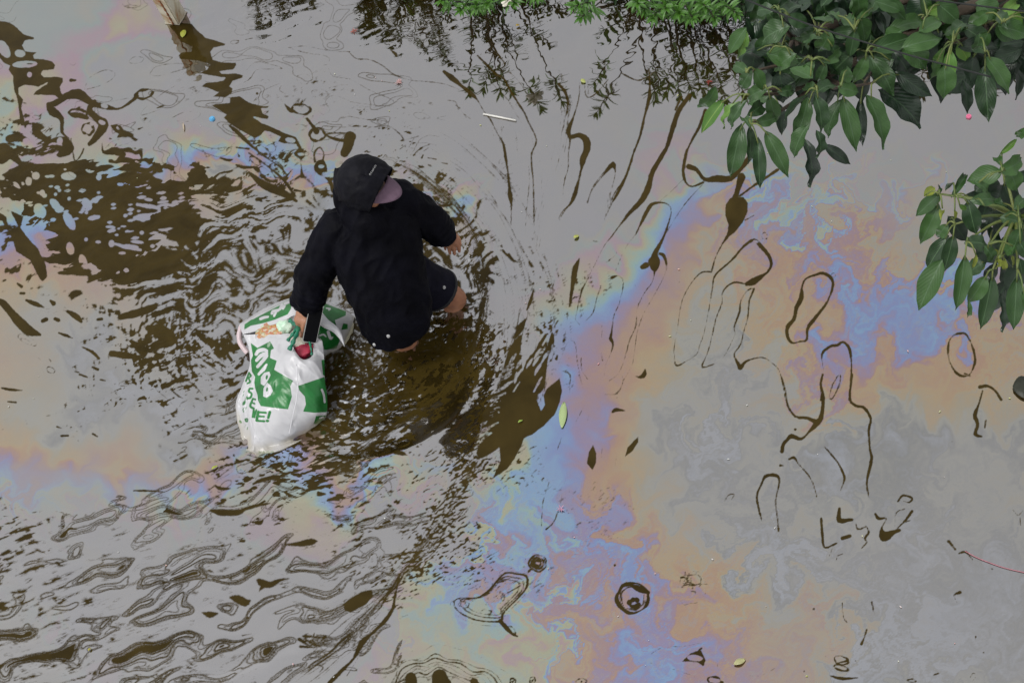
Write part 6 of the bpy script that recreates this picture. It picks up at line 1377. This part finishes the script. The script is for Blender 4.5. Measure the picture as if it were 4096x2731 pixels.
# the crown's inside: leaves painted dark for shade, too many to pick apart
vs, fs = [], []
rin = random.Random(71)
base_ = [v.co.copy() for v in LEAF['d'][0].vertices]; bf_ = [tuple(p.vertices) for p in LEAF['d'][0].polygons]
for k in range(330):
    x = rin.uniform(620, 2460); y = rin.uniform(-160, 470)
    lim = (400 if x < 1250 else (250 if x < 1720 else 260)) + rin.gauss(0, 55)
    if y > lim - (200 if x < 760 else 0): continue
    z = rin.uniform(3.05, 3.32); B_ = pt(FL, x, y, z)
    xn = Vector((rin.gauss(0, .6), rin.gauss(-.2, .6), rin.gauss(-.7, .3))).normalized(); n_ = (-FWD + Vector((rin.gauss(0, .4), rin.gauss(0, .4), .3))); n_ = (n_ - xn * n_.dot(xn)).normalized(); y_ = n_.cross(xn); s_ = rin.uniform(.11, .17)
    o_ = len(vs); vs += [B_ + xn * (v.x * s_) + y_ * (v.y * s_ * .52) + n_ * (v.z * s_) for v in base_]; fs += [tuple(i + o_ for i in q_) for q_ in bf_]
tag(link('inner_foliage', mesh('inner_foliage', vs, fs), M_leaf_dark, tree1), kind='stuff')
hubP = [pt(FL, x, y, 3.47) for x, y in hubs]
crown = pt(FL, 3300, -330, 3.5); trunk_base = Vector((crown.x + .35, crown.y + .1, -.6))
v, f = tube('t', catmull([tuple(trunk_base), tuple(trunk_base + Vector((-.05, 0, 2.2))), tuple(crown)], 14), np.linspace(.075, .04, 14), 12); link('trunk', mesh('trunk', v, f), M_bark, tree1)
for via, ids in (((2100, 120), (9, 10, 11)), ((1500, 150), (5, 7, 15, 1, 6)), ((800, 260), (2, 8, 13, 16)), ((1000, 520), (3, 4, 0, 12, 14, 17))):
    mid_ = pt(FL, *via, 3.32)
    bits = [tube('b', catmull([tuple(crown), tuple((crown + mid_) / 2 + Vector((0, 0, .05))), tuple(mid_)], 10), np.linspace(.022, .009, 10), 8)]
    for i in ids: bits.append(tube('b', catmull([tuple(mid_), tuple((mid_ + hubP[i]) / 2 + Vector((0, 0, -.02))), tuple(hubP[i])], 8), np.linspace(.007, .003, 8), 6))
    link('branch', mesh('branch', *join(bits)), M_bark, tree1)

tree2 = empty('broadleaf_tree', Vector((pt(FM, 2000, 640, 3.3).x + .2, pt(FM, 2000, 640, 3.3).y, 0)), 'tree with drooping leaves and yellow shoots reaching in beside the blue film', 'tree', 'broadleaf trees over the flood')
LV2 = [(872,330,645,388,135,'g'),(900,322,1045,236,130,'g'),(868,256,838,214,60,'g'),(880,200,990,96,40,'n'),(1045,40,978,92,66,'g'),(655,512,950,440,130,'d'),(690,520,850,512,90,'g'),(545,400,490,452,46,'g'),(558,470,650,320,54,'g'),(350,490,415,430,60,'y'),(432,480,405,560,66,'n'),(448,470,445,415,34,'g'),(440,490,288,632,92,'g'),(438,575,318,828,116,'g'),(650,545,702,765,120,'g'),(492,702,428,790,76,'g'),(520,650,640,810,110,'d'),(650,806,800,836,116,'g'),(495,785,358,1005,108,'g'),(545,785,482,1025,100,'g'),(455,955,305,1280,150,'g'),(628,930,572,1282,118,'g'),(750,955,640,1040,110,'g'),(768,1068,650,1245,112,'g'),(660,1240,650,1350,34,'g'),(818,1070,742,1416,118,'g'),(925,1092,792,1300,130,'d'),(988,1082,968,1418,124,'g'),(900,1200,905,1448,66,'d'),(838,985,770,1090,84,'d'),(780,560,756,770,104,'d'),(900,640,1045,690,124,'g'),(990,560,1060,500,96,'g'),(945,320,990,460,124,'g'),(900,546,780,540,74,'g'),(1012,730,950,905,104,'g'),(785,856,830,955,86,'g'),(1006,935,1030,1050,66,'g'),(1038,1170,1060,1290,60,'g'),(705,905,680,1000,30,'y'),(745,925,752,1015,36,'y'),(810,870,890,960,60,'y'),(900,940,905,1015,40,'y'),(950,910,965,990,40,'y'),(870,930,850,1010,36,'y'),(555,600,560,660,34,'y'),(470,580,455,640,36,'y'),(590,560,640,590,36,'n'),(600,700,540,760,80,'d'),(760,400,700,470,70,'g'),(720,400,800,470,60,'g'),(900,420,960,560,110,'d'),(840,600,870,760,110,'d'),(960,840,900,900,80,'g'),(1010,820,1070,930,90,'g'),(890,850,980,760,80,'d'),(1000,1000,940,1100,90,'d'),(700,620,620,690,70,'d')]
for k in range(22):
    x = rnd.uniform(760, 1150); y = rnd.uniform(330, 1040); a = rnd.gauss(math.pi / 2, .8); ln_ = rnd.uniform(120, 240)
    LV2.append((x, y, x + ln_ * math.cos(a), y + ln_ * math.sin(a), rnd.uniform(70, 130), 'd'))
hubs2 = [(885,325),(555,490),(560,690),(640,810),(800,830),(820,1010),(990,1000),(1000,640),(760,560),(870,930),(450,480)]
stalks = []
traced_tree(tree2, FM, LV2, 3.3, rnd, hubs2, stalks)
tag(link('leaf_stalk', mesh('leaf_stalk', *join(stalks)), M_petiole, tree2), kind='stuff')
crown = pt(FM, 2000, 640, 3.3); tb = Vector((crown.x + .2, crown.y, -.6))
v, f = tube('t', catmull([tuple(tb), tuple(tb + Vector((0, .03, 2.0))), tuple(crown)], 12), np.linspace(.05, .025, 12), 10); link('trunk', mesh('trunk', v, f), M_bark, tree2)
hp = [pt(FM, x, y, 3.26) for x, y in hubs2]; mid_ = pt(FM, 980, 640, 3.22)
bits = [tube('b', catmull([tuple(crown), tuple((crown + mid_) / 2), tuple(mid_)], 8), np.linspace(.02, .006, 8), 8)]
for h in hp: bits.append(tube('b', catmull([tuple(mid_), tuple((mid_ + h) / 2 + Vector((0, 0, .015))), tuple(h)], 8), np.linspace(.0045, .0022, 8), 6))
link('branch', mesh('branch', *join(bits)), M_petiole, tree2)

# ================================================================== shrubs at the far edge, their narrow leaves in whorls
M_sh = leaf_mat('bright_narrow_leaf', (.022, .078, .008), (.072, .185, .018), .42, (.10, .2, .04))
M_sh2 = leaf_mat('dull_narrow_leaf', (.010, .028, .008), (.030, .070, .018), .45, (.03, .06, .02))
M_twig = vary(mat('dark_twig', (.03, .022, .015), .9), 10, [(.3, (.02, .014, .01)), (.7, (.045, .035, .025))])


def narrow_leaf(vs, fs, B_, d, n_, ln, w):
    d = d.normalized(); s = d.cross(n_).normalized(); n_ = s.cross(d)
    k = len(vs)
    for t, ww, dz in ((0, .12, 0), (.35, 1, .06), (.7, .75, .02), (1, .02, -.10)):
        c = B_ + d * ln * t + n_ * ln * dz
        vs.extend([c - s * w * ww, c - n_ * w * .3, c + s * w * ww])
    for i in range(3):
        for j in (0, 1): a = k + i * 3 + j; fs.append((a, a + 3, a + 4, a + 1))


def shrub(label, tips, seed, base, mats=(M_sh, M_sh2), leaf=.066, group='narrow-leaved shrubs along the far edge'):
    """tips: (x, y, z) of twig ends in 2352-wide tracing"""
    r = random.Random(seed)
    root = empty('shrub', base, label, 'shrub', group)
    L_v, L_f, D_v, D_f, tw = [], [], [], [], []
    for x, y, z, br in tips:
        T_ = at(x, y, z)
        st_ = base + Vector((r.uniform(-.12, .12), r.uniform(-.1, .1), -.3))
        mid_ = (T_ + st_) / 2 + Vector((r.uniform(-.08, .08), r.uniform(-.08, .08), .12))
        C_ = catmull([tuple(st_), tuple(mid_), tuple(T_)], 9); tw.append(tube('w', C_, np.linspace(.010, .003, 9), 5))
        ax_ = (Vector(C_[-1]) - Vector(C_[-3])).normalized()
        vs, fs = (L_v, L_f) if br else (D_v, D_f)
        for lvl in range(5):
            P_ = T_ - ax_ * .035 * lvl
            nl = r.randint(4, 6)
            for k in range(nl):
                a = 2 * math.pi * (k + .5 * lvl) / nl + r.uniform(-.3, .3)
                e1 = ax_.orthogonal().normalized(); e2 = ax_.cross(e1)
                d = (e1 * math.cos(a) + e2 * math.sin(a)) * (.55 + .22 * lvl) + ax_ * (.9 - .2 * lvl) + Vector((0, 0, -.12 * lvl))
                narrow_leaf(vs, fs, P_, d, Vector((r.gauss(0, .3), r.gauss(-.3, .3), 1)), leaf * r.uniform(.7, 1.15) * (1 + .1 * lvl), leaf * .13 * r.uniform(.8, 1.3))
        for j in range(2):                                       # sparse leaves down the twig
            i = r.randint(3, 7); P_ = Vector(C_[i])
            for k in range(3):
                narrow_leaf(D_v, D_f, P_, Vector((r.gauss(0, 1), r.gauss(0, 1), r.gauss(.3, .5))), Vector((0, -.2, 1)), leaf * r.uniform(.8, 1.3), leaf * .14)
    if L_v: tag(link('bright_foliage', mesh('foliage', L_v, L_f), mats[0], root), kind='stuff')
    if D_v: tag(link('dull_foliage', mesh('foliage', D_v, D_f), mats[1], root), kind='stuff')
    link('stem', mesh('stem', *join(tw)), M_twig, root)
    return root


def tips_near(pts, r, n, sx, sy, z0, z1, br=.3):
    out = []
    for x, y in pts:
        for k in range(n): out.append((x + r.gauss(0, sx), y + r.gauss(-14, sy), r.uniform(z0, z1), r.random() < br))
    return out
rs = random.Random(5)
low = lambda T: [(x, y if y < lim_y(x) else lim_y(x) - rs.uniform(0, 25), z, b_) for x, y, z, b_ in T]
lim_y = lambda x: 38 if 1000 < x < 1130 else (10 if x < 1000 else (22 if x < 1320 else 46))
shrub('narrow-leaved shrub with a few bright shoots, nearest the white straw', low([(1095,20,.32,True),(1120,8,.34,True),(1060,22,.30,True),(1180,5,.4,True),(1015,2,.35,True),(1235,-8,.4,True)] + tips_near([(1000,-40),(1080,-20),(1150,-20),(1210,-40),(1100,-80),(1240,-60)], rs, 3, 30, 14, .08, .25, .25)), 21, at(1110, -60))
shrub('bright green narrow-leaved shrub spilling over the water beside the glossy tree', low([(1480,22,.30,True),(1500,40,.28,True),(1528,20,.33,True),(1560,30,.3,True),(1590,42,.28,True),(1465,8,.36,True),(1620,15,.35,True),(1640,50,.3,True),(1320,15,.4,True),(1335,40,.25,True),(1550,50,.2,True),(1605,70,.22,True),(1670,82,.2,True),(1690,30,.3,True)] + tips_near([(1330,-20),(1400,-40),(1470,-10),(1540,-10),(1610,0),(1690,20),(1750,10),(1500,-70),(1620,-60)], rs, 3, 28, 14, .08, .25, .35)), 22, at(1530, -50))
shrub('dull shrub half hidden behind the glossy tree, over its own dark reflection', low([(1690,190,.12,True),(1720,215,.1,False),(1660,60,.2,False)] + tips_near([(1830,0),(1950,-20),(2080,-10),(2200,10),(2320,20),(2300,120),(2200,100)], rs, 5, 40, 20, .1, .3, .1)), 23, at(2050, -40))
shrub('dark shrub leaning over the water, seen mostly by its reflection beside the post', tips_near([(530,-95),(570,-110),(620,-100),(660,-120)], rs, 4, 22, 14, .12, .28, .05), 24, at(590, -190))
shrub('dark red-flowered shrub standing between the post and the straw, mostly a reflection', tips_near([(790,-85),(830,-60),(880,-75),(930,-60),(980,-50),(840,-130),(950,-120)], rs, 5, 24, 16, .12, .34, .08), 25, at(880, -170))
# pale blossom caught in the first shrub
bm = bmesh.new()
for k in range(7):
    a = k * .9; bmesh.ops.create_icosphere(bm, subdivisions=2, radius=.028, matrix=Matrix.Translation(at(1173, 6, .36) + Vector((.03 * math.cos(a), .03 * math.sin(a), .01 * k % .03))) @ Matrix.Rotation(a, 4, 'Z') @ Matrix.Diagonal((1, .6, .35, 1)))
m_ = bpy.data.meshes.new('blossom'); bm.to_mesh(m_); bm.free()
tag(link('blossom', m_, mat('cream_petal', (.55, .52, .44), .7)), 'cream white blossom caught in the shrub at the back', 'blossom')

# two thin cables above the tree
M_cable = mat('black_cable', (.006, .008, .007), .8)
for pts_, lab in ((((330, -60), (900, 165), (1480, 345), (1830, 440), (2130, 520)), 'thin black cable crossing the glossy leaves and ending over the dark ones'), (((1650, -10), (2000, 35), (2400, 85)), 'thin black cable running over the leaves in the corner')):
    C_ = [tuple(pt(FL, x, y, 3.85)) for x, y in pts_]
    v, f = tube('c', catmull(C_, 30), .0017, 6); tag(link('cable', mesh('cable', v, f), M_cable), lab, 'cable', 'thin cables over the tree')

# ================================================================== things afloat
def flat_leaf(name, F, x0, y0, x1, y1, w, color, label, cat, z=.006, group=None, seed=0):
    A_, B_ = pt(F, x0, y0, z), pt(F, x1, y1, z)
    d = B_ - A_; s = d.cross(Vector((0, 0, 1))).normalized(); s_px = (pt(F, x0 + 10, y0, z) - A_).length / 10 * w
    vs, fs = [], []
    n_ = 8
    for i in range(n_ + 1):
        t = i / n_; ww = s_px * .5 * math.sin(math.pi * (.04 + .92 * t)) ** .8
        for k in (-1, 0, 1): vs.append(A_ + d * t + s * ww * k + Vector((0, 0, .004 * abs(k) + .003 * math.sin(t * 5 + seed))))
    for i in range(n_):
        for k in (0, 1): a = i * 3 + k; fs.append((a, a + 3, a + 4, a + 1))
    o = link(name, mesh(name, vs, fs), mat(name, color, .5)); md = o.modifiers.new('t', 'SOLIDIFY'); md.thickness = .0012
    return tag(o, label, cat, group)
sx = lambda p, q: [tuple(pt(FZ, *p, .006)), tuple(pt(FZ, *q, .006))]
v, f = tube('s', sx((1110, 262), (1185, 277)), .0052, 12); tag(link('drinking_straw', mesh('drinking_straw', v, f), mat('white_straw', (.55, .54, .50), .4)), 'white drinking straw afloat on the grey film', 'straw')
bm = bmesh.new(); M = Matrix.Translation(pt(FZ, 487, 273, .006))
bmesh.ops.create_cone(bm, cap_ends=True, segments=28, radius1=.0185, radius2=.0168, depth=.011, matrix=M); bmesh.ops.create_cone(bm, cap_ends=True, segments=28, radius1=.0135, radius2=.012, depth=.004, matrix=M @ Matrix.Translation((0, 0, .0075)))
m_ = bpy.data.meshes.new('bottle_cap'); bm.to_mesh(m_); bm.free(); tag(link('bottle_cap', m_, mat('sky_blue_plastic', (.08, .30, .52), .35), smooth=False), 'sky blue bottle cap floating beside the dark ripples', 'bottle cap')
bm = bmesh.new(); M = Matrix.Translation(pt(FL, 1980, 784, .006))
bmesh.ops.create_cone(bm, cap_ends=True, segments=24, radius1=.0145, radius2=.0125, depth=.008, matrix=M); bmesh.ops.create_cone(bm, cap_ends=True, segments=16, radius1=.005, radius2=.004, depth=.004, matrix=M @ Matrix.Translation((0, 0, .005)))
m_ = bpy.data.meshes.new('bottle_cap'); bm.to_mesh(m_); bm.free(); tag(link('bottle_cap', m_, mat('pink_plastic', (.55, .12, .22), .4), smooth=False), 'small pink disc floating under the hanging leaves', 'bottle cap')
flat_leaf('floating_leaf', FZ, 424, 70, 419, 86, 13, (.24, .26, .03), 'small yellow-green leaf floating at the foot of the post', 'leaf')
flat_leaf('floating_leaf', FD, 1092, 138, 1080, 268, 40, (.28, .36, .16), 'pale green slender leaf floating on blue film by the big painted dark reflection', 'leaf')
flat_leaf('floating_leaf', FD, 858, 243, 880, 228, 12, (.22, .32, .05), 'tiny green leaf on the big painted dark reflection', 'leaf')
flat_leaf('floating_leaf', FE, 150, 555, 180, 535, 26, (.32, .34, .08), 'yellow leaf scrap on the grey rim of the bow wave', 'leaf')
flat_leaf('floating_leaf', FF, 428, 1474, 486, 1446, 34, (.34, .33, .16), 'pale yellow leaf floating on the orange film at the front', 'leaf')
flat_leaf('floating_leaf', FH, 1448, 502, 1476, 520, 26, (.30, .33, .10), 'pale green leaf afloat between the dark shrub reflections', 'leaf')
flat_leaf('floating_leaf', FH, 1040, 166, 1064, 158, 20, (.38, .27, .06), 'amber leaf afloat beneath the first shrub', 'leaf')
flat_leaf('floating_leaf', FC, 1245, 262, 1280, 236, 16, (.30, .34, .05), 'yellow-green leaf scrap afloat in front of the carried bag', 'leaf')
flat_leaf('floating_leaf', FC, 522, 1326, 534, 1308, 12, (.36, .33, .03), 'yellow petal afloat on the grey film at the front', 'petal')
flat_leaf('stick', FA, 1150, 770, 1154, 822, 9, (.36, .30, .22), 'short pale stick afloat near the blue bottle cap', 'stick')
# dark leaf-shaped patch cut by the frame
flat_leaf('floating_leaf', FF, 1850, 70, 1960, 60, 150, (.012, .014, .006), 'dark leaf-shaped patch at the right edge of the still water', 'leaf')
# pink string and pink petal tufts
v, f = tube('s', catmull([tuple(pt(FF, x, y, .004)) for x, y in ((1605, 895), (1660, 925), (1720, 950), (1800, 978), (1890, 1000), (1960, 1012))], 24), .0016, 6); tag(link('string', mesh('string', v, f), mat('pink_string', (.36, .13, .16), .7)), 'thin pink string floating on the grey film', 'string')
def tuft(F, x, y, rad, color, label, seed, n=26):
    r = random.Random(seed); vs, fs = [], []; c = pt(F, x, y, .006)
    for k in range(n): narrow_leaf(vs, fs, c, Vector((r.gauss(0, 1), r.gauss(0, 1), r.uniform(0, .35))), Vector((0, 0, 1)), rad * r.uniform(.5, 1), rad * .06)
    tag(link('flower', mesh('flower', vs, fs), mat('petal', color, .7)), label, 'flower', 'blown flowers on the water')
tuft(FH, 305, 515, .030, (.42, .25, .24), 'faded pink bottlebrush flower afloat on grey film', 31)
tuft(FH, 25, 197, .032, (.30, .10, .08), 'dull red bottlebrush flower in the dark shrub reflection', 32)
tuft(FH, 2255, 515, .026, (.22, .03, .02), 'bright red flower afloat beside the hanging leaves', 33)
tuft(FD, 1075, 680, .028, (.40, .20, .28), 'pink flower scrap afloat where blue film turns brown', 34, 14)
# specks nobody could count
r = random.Random(77); bm = bmesh.new()
for k in range(80):
    x, y = r.uniform(-40, 2400), r.uniform(-20, 1600)
    if 560 < x < 1100 and 350 < y < 1050: continue
    s_ = r.choice((.0014, .0018, .0022, .0026, .0034)); p = at(x, y, .004)
    M = Matrix.Translation(p) @ Matrix.Rotation(r.uniform(0, 6), 4, 'Z') @ Matrix.Diagonal((s_ * r.uniform(1, 2.6), s_, .002, 1))
    bmesh.ops.create_icosphere(bm, subdivisions=1, radius=1, matrix=M)
m_ = bpy.data.meshes.new('floating_specks'); bm.to_mesh(m_); bm.free()
M_speck = vary(mat('pale_specks', (.5, .5, .4), .7), 1.7, [(.38, (.50, .50, .48)), (.45, (.40, .42, .10)), (.52, (.52, .52, .50)), (.6, (.48, .25, .26)), (.66, (.5, .48, .3))], detail=1)
tag(link('floating_specks', m_, M_speck), 'tiny pale petals and crumbs scattered over the flood', 'debris', kind='stuff')
# drops thrown up along the bow wave
bm = bmesh.new()
for k in range(90):
    t = r.uniform(-.75, .35); rad = 316 + r.gauss(0, 9); p = at(800 + rad * math.cos(t), 740 + rad * math.sin(t) * 1.08, r.uniform(.004, .03))
    bmesh.ops.create_icosphere(bm, subdivisions=1, radius=r.uniform(.0015, .004), matrix=Matrix.Translation(p))
m_ = bpy.data.meshes.new('spray'); bm.to_mesh(m_); bm.free()
tag(link('spray', m_, mat('water_drop', (.6, .6, .58), .05, **{'Transmission Weight': .6, 'IOR': 1.33})), 'fine drops of spray along the bow wave', 'spray', kind='stuff')
